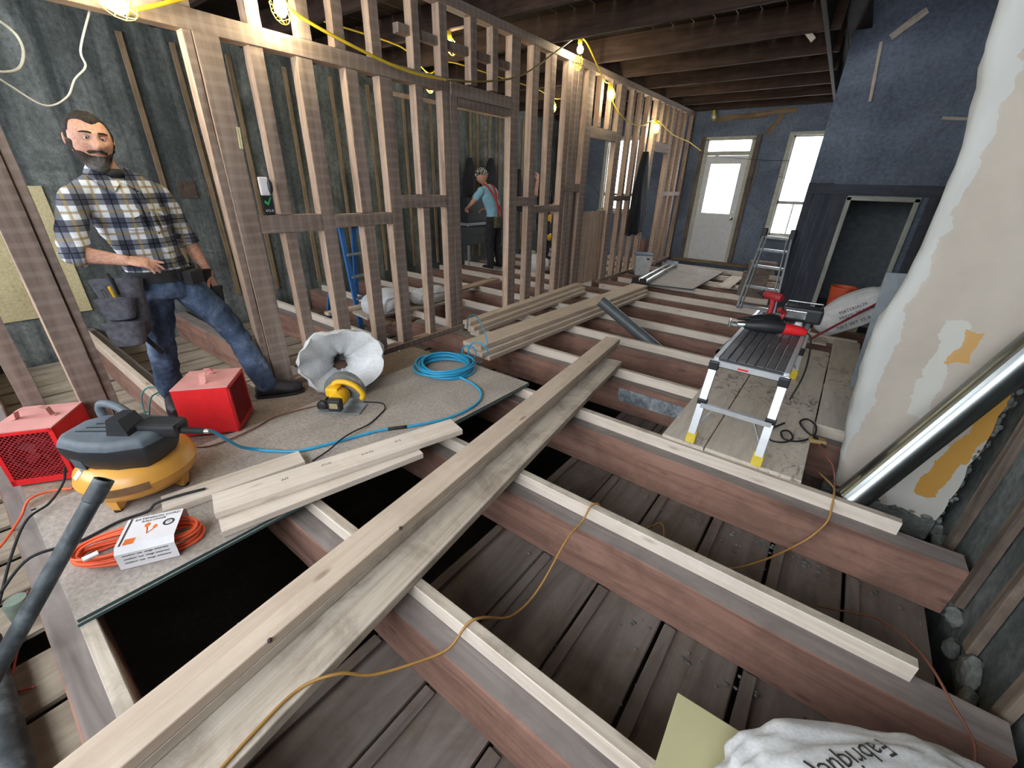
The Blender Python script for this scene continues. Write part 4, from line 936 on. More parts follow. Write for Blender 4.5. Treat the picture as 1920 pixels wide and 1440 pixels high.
# cordless drill standing on its battery
dr = thing('cordless_drill', 'red and black cordless drill standing on the work platform', 'drill', (-.355, 4.035, PT), math.radians(-30))
MB().box((-.04, -.035, 0), (.05, .035, .055), c=.01).build('battery', BLK, dr)
m = MB(); m.tube([(0, 0, .05), (.005, 0, .11), (-.005, 0, .17)], [.022, .02, .024], 12); m.build('grip', RED_DK, dr, smooth=True)
m = MB(); m.tube([(-.09, 0, .195), (-.07, 0, .195), (.05, 0, .195), (.07, 0, .195)], [.022, .034, .034, .026], 14); m.build('motor_body', RED_DK, dr, smooth=True)
m = MB(); m.tube([(-.15, 0, .195), (-.13, 0, .195), (-.09, 0, .195)], [.012, .02, .022], 12); m.build('chuck', BLK, dr, smooth=True)
# second saw lying behind and a tool pouch
r2 = thing('rotary_hammer', 'red rotary hammer drill lying behind the saw on the platform', 'drill', (-.36, 3.82, PT), math.radians(40))
m = MB(); m.tube([(-.13, 0, .05), (-.05, 0, .05), (.06, 0, .05), (.12, 0, .045)], [.022, .038, .044, .03], 14); m.build('body', BLK, r2, smooth=True)
m = MB(); m.tube([(.1, 0, .045), (.14, 0, .06), (.15, 0, .1), (.1, 0, .13)], [.02]*4, 10); m.build('handle', RED_DK, r2, smooth=True)
m = MB(); m.tube([(-.22, 0, .05), (-.13, 0, .05)], [.008, .02], 10); m.build('bit', STEEL, r2)
MB().tube(curve_pts([(.13, 0, .05), (.145, .045, .03), (.08, .08, .012), (-.02, .07, .012), (-.07, .06, .01)], 6), .005, 6).build('power_cord', RUB, r2, smooth=2)
rd = thing('tool_case', 'black tool case with chrome trim at the far end of the platform', 'tool case', (-.155, 4.17, PT), math.radians(4))
MB().box((-.12, -.07, 0), (.16, .08, .12), c=.02).build('shell', BLK, rd)
m = MB(); m.box((-.10, -.076, .03), (.05, -.069, .095), c=.004); m.build('front_plate', STEEL, rd)
m = MB(); m.tube([(-.1, 0, .12), (-.1, 0, .155), (.14, 0, .155), (.14, 0, .12)], .009, 8); m.build('handle', STEEL, rd, smooth=True)
tag(MB().lathe([(.0, 0), (.03, 0), (.03, .06), (.024, .065), (.024, .08), (0, .08)], 16).build('spray_can_cap', CARD, None, smooth=True, loc=(-.125, 3.78, PT)), 'small white capped bottle standing beside the saw on the platform', 'bottle')
loose('black cord coiled loosely on the deck boards beside the platform', [(.0, 3.42, .03), (-.05, 3.3, .03), (-.085, 3.18, .03), (-.04, 3.08, .03), (.04, 3.12, .03), (.075, 3.22, .03), (.04, 3.3, .032), (.0, 3.24, .04), (.03, 3.15, .035), (.12, 3.2, .03), (.19, 3.35, .03), (.19, 3.52, .03), (.13, 3.6, .03), (.09, 3.5, .036), (.13, 3.38, .04), (.2, 3.3, .036), (.27, 3.22, .03)], .0065, RUB)
pb = thing('plug_block', 'worn tan plug end lying on the deck board seam', 'plug', (.215, 3.27, .025), .3)
MB().box((-.05, -.03, 0), (.05, .03, .03), c=.01).build('body', plain('tan_plastic', 'a58a5c', .6), pb); MB().box((-.03, -.02, .03), (.0, .02, .034), c=.004).build('socket_face', BLK, pb)
loose('brown cord drooping over the deck board end into the dark gap', [(.23, 3.22, .03), (.28, 3.1, .03), (.33, 3.03, .0), (.37, 2.95, -.1), (.38, 2.9, -.2)], .006, BROWN_C)

# ------------------------------------------------------------------ ladder, blocks, far things
ld = thing('folding_ladder', 'grey aluminium folding ladder leaning beside the rear window', 'ladder', (-.8, 7.0, .0))
BL, TL, BR, TR = Vector((-.25, .0, .0)), Vector((-.22, .52, 1.0)), Vector((.24, -.03, .0)), Vector((.15, .42, 1.0))
for a, b in ((BL, TL), (BR, TR)):
    q = beam('side_rail', a, b, .07, .03, ALU_DULL, None, up=(1, 0, 0)); q.parent = ld
    q = beam('side_rail', a+Vector((.05 if a is BL else -.05, -.03, 0)), b.lerp(a, .05)+Vector((.05 if a is BL else -.05, -.03, 0)), .05, .02, ALU_DULL, None, up=(1, 0, 0)); q.parent = ld
for f in (.04, .30, .58, .80, .97):
    q = beam('rung', BL.lerp(TL, f), BR.lerp(TR, f), .05, .035, ALU_DULL, None); q.parent = ld
for p in (TL, TR): MB().box((-.035, -.05, -.06), (.035, .05, .1), Matrix.Translation(p), c=.015).build('hinge_block', BLK, ld)
for k, (x, y, z) in enumerate([(-1.05, 7.95, 0), (-1.04, 7.96, .19), (-.98, 7.93, .38)]):
    b = MB().box((-.19, -.09, 0), (.19, .09, .19), c=.008)
    o = b.build('concrete_block', CINDER, None, loc=(x, y, z)); o.rotation_euler = (0, 0, .1*k)
    tag(o, ['brown concrete block at the bottom of the stack behind the ladder', 'brown concrete block in the middle of the stack behind the ladder', 'brown concrete block on top of the stack behind the ladder'][k], 'block')
bx = thing('lidded_bin', 'pale grey bin with blue lid standing at the foot of the partition', 'bin', (-3.16, 8.5, .0), .5)
m = MB(); m.add([(-.13, -.13, 0), (.13, -.13, 0), (.13, .13, 0), (-.13, .13, 0), (-.16, -.16, .38), (.16, -.16, .38), (.16, .16, .38), (-.16, .16, .38)], [(3, 2, 1, 0), (4, 5, 6, 7), (0, 1, 5, 4), (1, 2, 6, 5), (2, 3, 7, 6), (3, 0, 4, 7)]); m.build('bin_body', plain('pale_grey_plastic', 'c3c6c8', .5), bx)
MB().box((-.168, -.168, .37), (.168, .168, .405), c=.01).build('lid', GREYBLUE, bx); MB().box((.05, -.166, .3), (.1, -.15, .33)).build('small_label', INK, bx)
for k, (dx, lb) in enumerate([(0, 'steel jack post lying on the plywood next to the bin'), (.135, 'steel jack post lying on the plywood on the open room side')]):
    jp = thing('jack_post', lb, 'jack post', (-2.77+dx, 7.25, .085), 0, 'jack posts on the far plywood')
    e = Vector((-.2, 2.3, .01))
    MB().cyl((0, 0, 0), e*.62, .038, n=16).build('outer_tube', STEEL, jp, smooth=True); MB().cyl(e*.6, e, .03, n=16).build('inner_tube', STEEL, jp, smooth=True)
    MB().box((-.06, -.006, -.075), (.06, .006, .075), frame((0, -.01, 0), (1, .05, 0))).build('base_plate', IRON, jp); MB().box((-.06, -.006, -.075), (.06, .006, .075), Matrix.Translation(e) @ frame((0, 0, 0), (1, .05, 0))).build('head_plate', ALU_DULL, jp)
    MB().cyl(e*.61+Vector((-.055, 0, 0)), e*.61+Vector((.06, 0, -.01)), .008, n=8).build('pin', IRON, jp)
# jacket on the partition
def drape(name, label, cat, loc, rz, w, h, seed, mat, flare=.25, group=None):
    nu, nv = 22, 26; vs = []
    for s in (1, -1):
        for i in range(nv+1):
            t = i/nv; ww = w*(.18+.82*min(1, t*2.2)**.7)*(1-.25*max(0, t-.75)*2)
            for k in range(nu+1):
                u = k/nu*2-1; f = mnoise.noise(Vector((u*2.5+seed, t*1.2, s*.3)))*.05+mnoise.noise(Vector((u*6+seed, t*2, 3)))*.02
                y = (.05+.04*t)*s*math.sqrt(max(0, 1-u*u))+f*t
                vs.append((u*ww/2+.02*mnoise.noise(Vector((t*3, seed, u))), -.07+y, -h*t-(.05*abs(u) if t > .2 else .12*abs(u)*t*5*.2)-(.06*mnoise.noise(Vector((u*3, seed, 1))) if i == nv else 0)))
    N = (nu+1)*(nv+1); fs = []
    for i in range(nv):
        for k in range(nu):
            q = i*(nu+1)+k; fs.append((q, q+1, q+nu+2, q+nu+1)); fs.append((N+q, N+q+nu+1, N+q+nu+2, N+q+1))
    m = MB().add(vs, fs); o = m.build(name, mat, None, smooth=2, loc=loc, recalc=True); o.rotation_euler = (0, 0, rz); return tag(o, label, cat, group)
drape('jacket', 'black jacket hanging from a stud beside the far opening', 'jacket', (-3.335, 8.12, 2.15), math.pi/2, .62, 1.32, 2.3, CLOTH_BLK)
# card of a tool hanging on the second stud
lv = thing('tool_card', 'black and white retail card with green mark hung on the studs', 'packaging', (-3.372, 1.545, 1.345), math.pi/2)
MB().box((-.035, 0, 0), (.035, .006, .13), c=.001).build('black_card', BLK, lv); MB().box((-.036, -.004, .13), (.03, .014, .25), c=.01).build('white_tool', CARD, lv)
MB().add([(-.025, -.001, .085), (.0, -.001, .065), (.028, -.001, .118), (.02, -.001, .122), (.0, -.001, .085), (-.02, -.001, .1)], [(0, 1, 4, 5), (1, 2, 3, 4)]).build('green_mark', INK_G, lv)
text_mesh('printed_text', '473-0', .024, CARD, parent_inv(lv).inverted() @ Matrix.Translation((0, -.0015, .03)) @ Matrix.Rotation(math.pi/2, 4, 'X'), lv, .0003)
MB().ball((.035, -.0, .19), (.02, .02, .05), 8, 6).build('dark_clip', BLK, lv, smooth=2)

# ------------------------------------------------------------------ workers room
sl_ = thing('step_ladder', 'blue fibreglass step ladder with yellow top behind the studs', 'ladder', (-5.5, 3.5, -.39), .1)
for sx in (-1, 1):
    for sy in (-1, 1):
        q = beam('side_rail', (sy*.38, sx*.275, 0), (sy*.05, sx*.15, 1.42), .03, .07, BLUE_FG, None, up=(0, 1, 0)); q.parent = sl_
for k in range(3):
    f = .34+.2*k; q = beam('step', (.38-.33*f, -.275+.125*f, 1.42*f), (.38-.33*f, .275-.125*f, 1.42*f), .09, .025, ALU_DULL, None); q.parent = sl_
MB().box((-.1, -.19, 1.40), (.12, .19, 1.47), c=.015).build('top_cap', YEL, sl_)
for k, (p, d, lb) in enumerate([((-4.6, 3.35, .15), (.2, .26, .14), 'white sack slumped on planks behind the partition by the blue ladder'), ((-4.55, 4.06, .12), (.16, .28, .1), 'flat white sack lying behind the partition past the blue ladder')]):
    me = sack_mesh('cement_sack', d, 11+k*3, amp=.1); o = link('cement_sack', me, BAG, None, 2); o.location = p; tag(o, lb, 'sack')
plank('trestle_board', 'short plank carrying the sacks behind the partition', (-4.7, 3.0, .02), (-4.5, 4.4, .02), .4, .03, W_NEWDIRT)
plank('trestle_board', 'pale board end sticking out left of the sacks', (-4.95, 2.7, .06), (-4.93, 3.25, .06), .1, .04, W_NEW)
plank('trestle_board', 'rusty board lying over the joists behind the partition', (-4.75, 4.4, .02), (-4.9, 6.0, .02), .16, .03, W_TAN)
for k, (x, y, lb) in enumerate([(-4.15, 3.02, 'muddy work glove lying on a joist behind the studs'), (-4.05, 3.3, 'second muddy work glove lying on a joist beside the first')]):
    m = MB(); m.ball((0, 0, .03), (.07, .045, .03), 12, 8)
    for j in range(4): m.tube([(.05, -.03+.02*j, .03), (.09, -.035+.023*j, .035), (.125, -.04+.026*j, .02)], [.012, .011, .008], 7)
    m.tube([(0, .04, .03), (.04, .075, .03)], [.013, .009], 7); m.tube([(-.05, 0, .03), (-.12, 0, .03)], [.035, .042], 10)
    o = m.build('work_glove', plain('muddy_glove', '6f5f4a', .9, 0, .3), None, smooth=2, loc=(x, y, -.0)); o.rotation_euler = (0, 0, .7+k); tag(o, lb, 'glove')
tb = thing('saw_bench', 'black metal tool bench on steel legs before the far wall', 'workbench', (-6.53, 7.05, -.02), .0)
MB().box((-.3, -.32, .86), (.3, .34, 1.32), c=.02).build('tool_chest', BLK, tb); MB().box((-.33, -.36, .80), (.33, .38, .86), c=.01).build('bench_top', ALU_DULL, tb); MB().box((-.28, -.32, .42), (.28, .34, .78), c=.01).build('lower_case', plain('dark_grey_case', '3b3f42', .6), tb)
for sx in (-1, 1):
    for sy in (-1, 1): MB().cyl((sx*.26, sy*.3, .0), (sx*.24, sy*.28, .82), .016, n=8).build('leg', ALU_DULL, tb)
for k in range(2): MB().cyl((.285, .05+.14*k, .6), (.29, .05+.14*k, .6), .022, n=12).build('knob', BLK, tb)
drape('coat', 'long black coat hanging on the far wall left of the bench', 'coat', (-6.82, 7.35, 2.05), math.pi/2, .42, .70, 5.1, CLOTH_BLK)
drape('coat', 'black hooded coat hanging on the far wall above the bending worker', 'coat', (-6.82, 8.05, 2.08), math.pi/2, .5, 1.0, 7.7, CLOTH_BLK)
drape('coat', 'dark coat hanging on the far wall beyond the bending worker', 'coat', (-6.82, 9.1, 1.9), math.pi/2, .35, .9, 9.2, CLOTH_BLK)
me = sack_mesh('cement_sack', (.2, .22, .16), 21, amp=.05); o = link('cement_sack', me, BAG, None, 2); o.location = (-4.95, 7.35, .11); tag(o, 'rounded white sack on the joists near the kneeling worker', 'sack')

# ------------------------------------------------------------------ string lights
BULB = emit('lit_bulb', 'fff4d0', 70)
CAGE = plain('yellow_lamp_cage', 'e8cf2a', .45)
def work_lamp(p, d, label, lit=True, open_cage=False):
    d = Vector(d).normalized(); M = frame((0, 0, 0), d) @ Matrix.Rotation(math.pi/2, 4, 'Y')
    t = thing('work_lamp', label, 'lamp', p, 0, 'caged lamps of the yellow light string')
    MB().lathe([(.0, -.07), (.022, -.07), (.026, -.05), (.026, .0), (.02, .01)], 14, M).build('socket', CAGE, t, smooth=True)
    MB().lathe([(.012, .005), (.016, .02), (.034, .05), (.039, .07), (.032, .095), (.014, .11), (.0, .112)], 16, M, cap=False).build('bulb', BULB if lit else CARD, t, smooth=True)
    m = MB(); Mc = M if not open_cage else M @ Matrix.Translation((.05, 0, .11)) @ Matrix.Rotation(.9, 4, 'Y')
    cp = [(.028, -.005), (.05, .03), (.057, .07), (.048, .11), (.025, .14), (.006, .148)]
    for k in range(6):
        a = math.pi*k/3; m.tube([Mc @ Vector((r*math.cos(a), r*math.sin(a), z)) for r, z in cp], .0017, 5)
    for r, z in ((.051, .03), (.057, .07), (.047, .112)): m.tube([Mc @ Vector((r*math.cos(a), r*math.sin(a), z)) for a in [2*math.pi*i/18 for i in range(18)]], .0017, 5, closed=True)
    m.build('cage', CAGE, t); return t
for p, d, lb, oc in [((-3.225, .88, 2.38), (.1, .8, -.35), 'lit caged lamp hanging from the header above the man', False),
                     ((-3.27, 1.80, 2.62), (.2, .2, -1), 'lit caged lamp at the header above the second stud', False),
                     ((-3.25, 5.55, 3.14), (.3, -.35, -1), 'lit lamp with its cage swung open under the ceiling joist', True),
                     ((-3.27, 6.52, 2.83), (.2, .1, -1), 'lit caged lamp hanging above the middle opening of the partition', False),
                     ((-3.27, 8.42, 2.60), (.2, .0, -1), 'lit caged lamp hanging above the black jacket', False),
                     ((-5.0, 4.685, 2.80), (.1, .0, -1), 'lit caged lamp hanging in the workers room near the first opening', False),
                     ((-5.0, 7.73, 2.94), (.1, .0, -1), 'lit caged lamp hanging in the workers room above the kneeling worker', False),
                     ((-4.1, 4.18, 3.01), (.1, .2, -1), 'lit caged lamp between the ceiling joists of the workers room', False)]:
    work_lamp(p, d, lb, True, oc)
work_lamp((-2.98, 10.8, 3.01), (.3, -.5, -1), 'unlit caged lamp at the ceiling above the rear door', False)
loose('yellow light string cable draped along the stud partition', [(-3.3, .3, 2.40), (-3.3, .6, 2.34), (-3.24, .815, 2.405), (-3.315, .93, 2.36), (-3.315, 1.02, 2.365), (-3.3, 1.25, 2.46), (-3.295, 1.55, 2.60), (-3.283, 1.785, 2.678), (-3.32, 1.96, 2.57), (-3.29, 2.463, 2.458), (-3.28, 2.871, 2.41), (-3.28, 3.271, 2.42)], .011, YEL_CORD, 'light_cable')
loose('dark sagging light string cable between header and ceiling joist', [(-3.28, 3.271, 2.42), (-3.28, 3.8, 2.49), (-3.28, 4.436, 2.651), (-3.28, 5.095, 2.988), (-3.26, 5.431, 3.171), (-3.25, 5.6, 3.2)], .009, plain('dim_yellow_cord', '7c6a36', .6), 'light_cable')
loose('yellow light string cable running from the open lamp to the rear wall', [(-3.25, 5.6, 3.2), (-3.26, 5.78, 3.16), (-3.27, 6.3, 2.90), (-3.283, 6.513, 2.892), (-3.32, 6.72, 2.72), (-3.28, 7.0, 2.56), (-3.27, 7.4, 2.50), (-3.27, 7.9, 2.53), (-3.282, 8.42, 2.664), (-3.28, 9.4, 2.52), (-3.26, 10.38, 2.47), (-3.1, 10.8, 2.33)], .009, YEL_CORD, 'light_cable')
loose('thin dark wire strung across the rear door and window', [(-3.1, 10.8, 2.33), (-2.94, 10.88, 2.26), (-2.17, 10.88, 2.171), (-1.43, 10.88, 2.137), (-.97, 10.88, 2.17)], .004, BLK, 'light_cable')
loose('thin dark wire sagging across the middle of the rear window', [(-1.5, 10.9, 1.85), (-1.40, 10.9, 1.831), (-1.1, 10.9, 1.778), (-.97, 10.9, 1.80)], .004, BLK, 'light_cable')
loose('white cable dangling in a loop above the man', [(-3.6, .35, 2.36), (-3.6, .553, 2.252), (-3.6, .60, 2.17), (-3.6, .56, 2.07), (-3.6, .481, 2.037), (-3.6, .40, 2.05)], .006, WIRE_W, 'white_cable')
loose('white cable hanging from the header down to a twisted joint', [(-3.58, .93, 2.40), (-3.6, .83, 2.2), (-3.6, .825, 2.12), (-3.6, .76, 2.05), (-3.6, .70, 1.96), (-3.6, .601, 1.91), (-3.6, .5, 1.98), (-3.6, .42, 2.05)], .005, WIRE_W, 'white_cable')
loose('yellow light string cable strung under the joists of the workers room', [(-5.0, 3.24, 3.075), (-5.0, 4.18, 3.07), (-5.0, 4.45, 2.98), (-5.0, 4.685, 2.875), (-5.0, 4.9, 2.98), (-5.0, 5.13, 3.07), (-5.0, 6.23, 3.07), (-5.0, 7.18, 3.07), (-5.0, 7.73, 3.01), (-5.0, 8.13, 3.07)], .009, YEL_CORD, 'light_cable')
rl = thing('folding_rule', 'pale folding rule hanging on the corner post beside the tool card', 'ruler', (-3.378, 1.442, 1.76))
for k in range(2): MB().box((-.002, -.004, 0), (.002, .004, .125), Matrix.Translation((0, .012*k, 0)) @ Matrix.Rotation(-.06, 4, 'X')).build('rule_blade', plain('pale_rule', 'd8d2a8', .5), rl)

# ------------------------------------------------------------------ people
SKIN = stained('skin', None, [(.3, 'b98570'), (.55, 'cc9a84'), (.75, 'd8aa95')], 9, .55, 90, .06)
HAIR = plain('dark_brown_hair', '2b221e', .8, 0, .35, 60, .5)
def beard_mat():
    t = NT('greying_beard'); n = t.noise(t.coords((1, 1, 1), False), 90, 4, .7)
    tc = t.n('ShaderNodeTexCoord'); sp = t.n('ShaderNodeSeparateXYZ'); t.l(tc.outputs['Object'], sp.inputs[0])
    big = t.noise(t.coords((1, 1, 1), False), 28, 4, .6); yy = t.math('ABSOLUTE', sp.outputs[1]); chin = t.ramp(t.math('ADD', t.math('MULTIPLY', yy, 9.0), t.math('ADD', t.math('MULTIPLY', t.math('ADD', sp.outputs[2], .10), 7.0), t.math('MULTIPLY', big, .8))), [(.45, (1, 1, 1, 1)), (.85, (0, 0, 0, 1))])
    c = t.ramp(n, [(.3, '231c19'), (.7, '4a3f39')]); g = t.ramp(n, [(.3, '6d6a66'), (.7, 'a3a09b')])
    c = t.mix(t.math('MULTIPLY', chin, .55), c, g); t.bump(n, .5, .004); return t.done(c, .85, 0, .2)
BEARD = beard_mat()
def denim():
    t = NT('blue_denim'); n = t.noise(t.coords((1, 1, 1), False), 4, 6, .65, .4); f = t.noise(t.coords((1, 1, 1), False), 160, 3, .6)
    c = t.ramp(n, [(.25, '2b3340'), (.5, '44536b'), (.72, '7686a0')]); c = t.mix(.3, c, t.ramp(f, [(.3, (0, 0, 0, 1)), (.7, (1, 1, 1, 1))]), 'SOFT_LIGHT')
    t.bump(t.math('ADD', n, f), .3, .004); return t.done(c, .85, 0, .2)
DENIM = denim()
def plaid():
    t = NT('navy_white_plaid_cloth'); tc = t.n('ShaderNodeTexCoord'); sp = t.n('ShaderNodeSeparateXYZ'); t.l(tc.outputs['Object'], sp.inputs[0])
    ang = math.radians(17)   # coordinate across the chest
    u = t.math('ADD', t.math('MULTIPLY', sp.outputs[0], -math.sin(ang)), t.math('MULTIPLY', sp.outputs[1], math.cos(ang)))
    u = t.math('ADD', u, t.math('MULTIPLY', sp.outputs[0], .35)); v = sp.outputs[2]
    per = .128
    def bands(x):
        return t.math('FRACT', t.math('ADD', t.math('DIVIDE', x, per), 40.0))
    fu, fv = bands(u), bands(v)
    def seg(f, lo, hi): return t.math('MULTIPLY', t.math('GREATER_THAN', f, lo), t.math('LESS_THAN', f, hi))
    c = lin('d9dce4')
    c = t.mix(t.math('MULTIPLY', seg(fu, .0, .46), .74), c, lin('161c38')); c = t.mix(t.math('MULTIPLY', seg(fv, .0, .46), .76), c, lin('141a34'))
    c = t.mix(t.math('MULTIPLY', seg(fu, .68, .78), .7), c, lin('a08a52')); c = t.mix(t.math('MULTIPLY', seg(fv, .68, .78), .7), c, lin('8f7c4c'))
    c = t.mix(t.math('MULTIPLY', seg(fu, .2, .25), .8), c, lin('14151c')); c = t.mix(t.math('MULTIPLY', seg(fv, .2, .25), .8), c, lin('14151c'))
    n = t.noise(t.coords((1, 1, 1), False), 9, 5, .6); t.bump(n, .35, .012); return t.done(c, .85, 0, .2)
PLAID = plaid()
LEATHER = plain('black_boot_leather', '26242a', .6, 0, .2, 18, .3)
NYLON = plain('grey_tool_pouch_nylon', '55555e', .8, 0, .25, 30, .3)
NYLON_B = plain('black_tool_belt_nylon', '26262b', .8, 0, .25, 30, .3)

def loft(m, rings, n=20, cap=True):
    vs = []
    for c, a, b in rings:
        c, a, b = Vector(c), Vector(a), Vector(b)
        vs += [c+a*math.cos(2*math.pi*k/n)+b*math.sin(2*math.pi*k/n) for k in range(n)]
    L = len(rings); fs = [(i*n+k, i*n+(k+1) % n, (i+1)*n+(k+1) % n, (i+1)*n+k) for i in range(L-1) for k in range(n)]
    if cap: fs += [tuple(reversed(range(n))), tuple(range((L-1)*n, L*n))]
    return m.add(vs, fs)
def limb(m, pr, n=16):
    """tapered limb through (point, radius) pairs with round ends"""
    P = [Vector(p) for p, r in pr]; R_ = [r for p, r in pr]
    pts = curve_pts(P, 5); rs = []
    for i in range(len(R_)-1): rs += [R_[i]+(R_[i+1]-R_[i])*(k/5) for k in range(5)]
    rs.append(R_[-1]); m.tube(pts, rs, n); m.ball(P[0], R_[0]*.99, 14, 8); m.ball(P[-1], R_[-1]*.99, 14, 8); return m
def fuse(name, m, voxel, mat, parent=None, smooth_n=4, factor=.5, disp=None):
    me = m.mesh(name); tmp = bpy.data.objects.new(name, me); COL.objects.link(tmp)
    bm = bmesh.new(); bm.from_mesh(me); bmesh.ops.recalc_face_normals(bm, faces=bm.faces); bm.to_mesh(me); bm.free()
    r = tmp.modifiers.new('r', 'REMESH'); r.mode = 'VOXEL'; r.voxel_size = voxel
    s = tmp.modifiers.new('s', 'SMOOTH'); s.iterations = smooth_n; s.factor = factor
    dg = bpy.context.evaluated_depsgraph_get(); out = bpy.data.meshes.new_from_object(tmp.evaluated_get(dg)); bpy.data.objects.remove(tmp)
    if disp:
        new = [v.co.copy()+disp(v.co.copy(), v.normal.copy()) for v in out.vertices]
        out.vertices.foreach_set('co', [c for q_ in new for c in q_]); out.update()
    out.materials.clear(); return link(name, out, mat, parent, 2)
def hand(m, wrist, d, n, curls, thumb_side=1, s=1.0, spread=.024):
    """palm + four unequal fingers + thumb; d finger direction, n palm side, t toward the thumb"""
    d = Vector(d).normalized(); n = Vector(n); n = (n-d*n.dot(d)).normalized(); t = d.cross(n)*thumb_side; w = Vector(wrist)
    loft(m, [(w-d*.01*s, t*.026*s, n*.02*s), (w+d*.02*s, t*.034*s, n*.019*s), (w+d*.06*s, t*.044*s, n*.017*s), (w+d*.09*s, t*.043*s, n*.014*s), (w+d*.102*s, t*.038*s, n*.011*s)], 16)
    for i, (L, off) in enumerate(((.078, 1.5), (.086, .5), (.080, -.5), (.062, -1.5))):
        p = w+d*(.095-.004*abs(off-.3))*s+t*off*spread*.93*s; ang = 0; rr = .0092*s; pts = [p-d*.02*s]; cur = curls[i]; dd = d.copy()
        pts.append(p.copy()); q = p.copy()
        for f, c in ((.45, .8), (.3, 1.1), (.25, .8)):
            ang += cur*c; dd = (d*math.cos(ang)+n*math.sin(ang)); q = q+dd*L*f*s; pts.append(q.copy())
        m.tube(pts, [rr, rr, rr*.97, rr*.92, rr*.8], 10); m.ball(pts[-1], rr*.8, 10, 6)
    tb = w+d*.025*s+t*.03*s; td = (d*.72+t*.62+n*.25).normalized()
    pts = [tb-td*.01*s, tb+td*.03*s, tb+td*.055*s+d*.006*s, tb+td*.074*s+d*.018*s]; m.tube(pts, [.014*s, .0125*s, .0108*s, .009*s], 10); m.ball(pts[-1], .009*s, 10, 6)
    return m
def gauss(a, s): return math.exp(-a*a/(2*s*s))
def head_point(u):
    """u: unit direction (x forward, y left, z up) -> point on the head"""
    x, y, z = u; p = Vector((x*.112, y*.098, z*.135))
    if z < 0: p.y *= 1-.22*(-z)**1.6; p.x *= 1-.10*(-z)**2
    if x < 0 and z < -.2: p.x *= 1-.25*min(1, (-z-.2)/.5)
    if x > 0: p.x *= .97
    if z > .6: p.z *= .97
    f = max(0, x)
    Z = p.z; Yy = p.y
    d = 0
    d += .009*gauss(Z-.032, .012)*gauss(abs(Yy)-.028, .02)                 # brow
    d -= .013*gauss(Z-.012, .013)*gauss(abs(Yy)-.031, .014)               # eye sockets
    d += .013*gauss(Yy, .009)*gauss(Z+.002, .022)                          # nose bridge
    d += .024*gauss(Yy, .0115)*gauss(Z+.031, .013)                         # nose tip
    d += .008*gauss(abs(Yy)-.013, .007)*gauss(Z+.036, .008)                # nostrils
    d += .006*gauss(abs(Yy)-.045, .02)*gauss(Z+.018, .018)                 # cheeks
    d += .006*gauss(Yy, .02)*gauss(Z+.062, .006)+.006*gauss(Yy, .018)*gauss(Z+.074, .006)-.004*gauss(Yy, .02)*gauss(Z+.068, .003)  # lips
    d += .010*gauss(Yy, .025)*gauss(Z+.105, .016)                          # chin
    return p+Vector((1, 0, -.1))*d*min(1, f*2.2)
def head_grid(fn, nu=72, nv=54):
    vs = []; fs = []
    for i in range(nv+1):
        th = math.pi*i/nv
        for k in range(nu):
            ph = 2*math.pi*k/nu; u = Vector((math.sin(th)*math.cos(ph), math.sin(th)*math.sin(ph), math.cos(th))); vs.append(fn(u))
    for i in range(nv):
        for k in range(nu): fs.append((i*nu+k, (i+1)*nu+k, (i+1)*nu+(k+1) % nu, i*nu+(k+1) % nu))
    return vs, fs
def sstep(a, b, x): t = max(0, min(1, (x-a)/(b-a))); return t*t*(3-2*t)
def shell(mask, thick, rough, seed, sink=.006):
    def fn(u):
        p = head_point(u); k = mask(u); n = p.normalized()
        nn = rough*mnoise.noise(p*60+Vector((seed, 0, 0)))+rough*.7*mnoise.noise(p*140)
        return p+n*(k*(thick+nn)-(1-k)*sink)
    return fn

base = Vector((-3.58, .95, .02))
man = thing('person', 'bearded man in navy plaid shirt, jeans and tool belt, standing with one foot forward', 'person', base)
def B(x, y, z): return Vector((x, y, z))-base
F = Vector((.957, .29, 0)); S = Vector((-.29, .957, 0)); Z_ = Vector((0, 0, 1))
TORSO = [(-3.59, .885, .86, .165, .115), (-3.59, .87, .93, .178, .125), (-3.59, .855, 1.0, .176, .125), (-3.592, .835, 1.12, .168, .122), (-3.597, .81, 1.25, .182, .128), (-3.60, .79, 1.38, .202, .132), (-3.60, .78, 1.47, .205, .12), (-3.60, .775, 1.53, .165, .095), (-3.60, .772, 1.565, .1, .075)]
HEADC = B(-3.57, .725, 1.76)
hd = Vector((.985, .06, -.05)).normalized(); MH = frame(HEADC, hd); MH = MH @ Matrix.Rotation(math.radians(-4), 4, 'X')
RS, RE, RW = B(-3.525, .565, 1.455), B(-3.36, .43, 1.195), B(-3.275, .635, 1.142)
LS, LE, LW = B(-3.66, .995, 1.465), B(-3.69, 1.075, 1.215), B(-3.605, 1.13, .955)
RH, RK, RA = B(-3.61, .79, .92), B(-3.635, .735, .52), B(-3.755, .72, .12)
LH, LK, LA = B(-3.575, .965, .92), B(-3.495, 1.16, .52), B(-3.325, 1.225, .12)
m = MB()
loft(m, [(B(x, y, z), S*(w-.025), F*(d-.025)) for x, y, z, w, d in TORSO[:-1]], 24)
limb(m, [(B(-3.60, .772, 1.53), .062), (B(-3.59, .757, 1.62), .058), (HEADC+Vector((0, 0, -.03)), .06)])
for s_, e_, w_ in ((RS, RE, RW), (LS, LE, LW)):
    limb(m, [(s_, .055), (s_.lerp(e_, .5), .048), (e_, .043)]); limb(m, [(e_, .043), (e_.lerp(w_, .35), .044), (e_.lerp(w_, .8), .033), (w_, .03)])
for h_, k_, a_ in ((RH, RK, RA), (LH, LK, LA)): limb(m, [(h_, .075), (h_.lerp(k_, .5), .066), (k_, .05), (k_.lerp(a_, .4), .048), (a_, .036)])
hand(m, RW, (.30, .93, -.22), (-.45, -.05, -.9), (.06, .28, .42, .5), thumb_side=1)
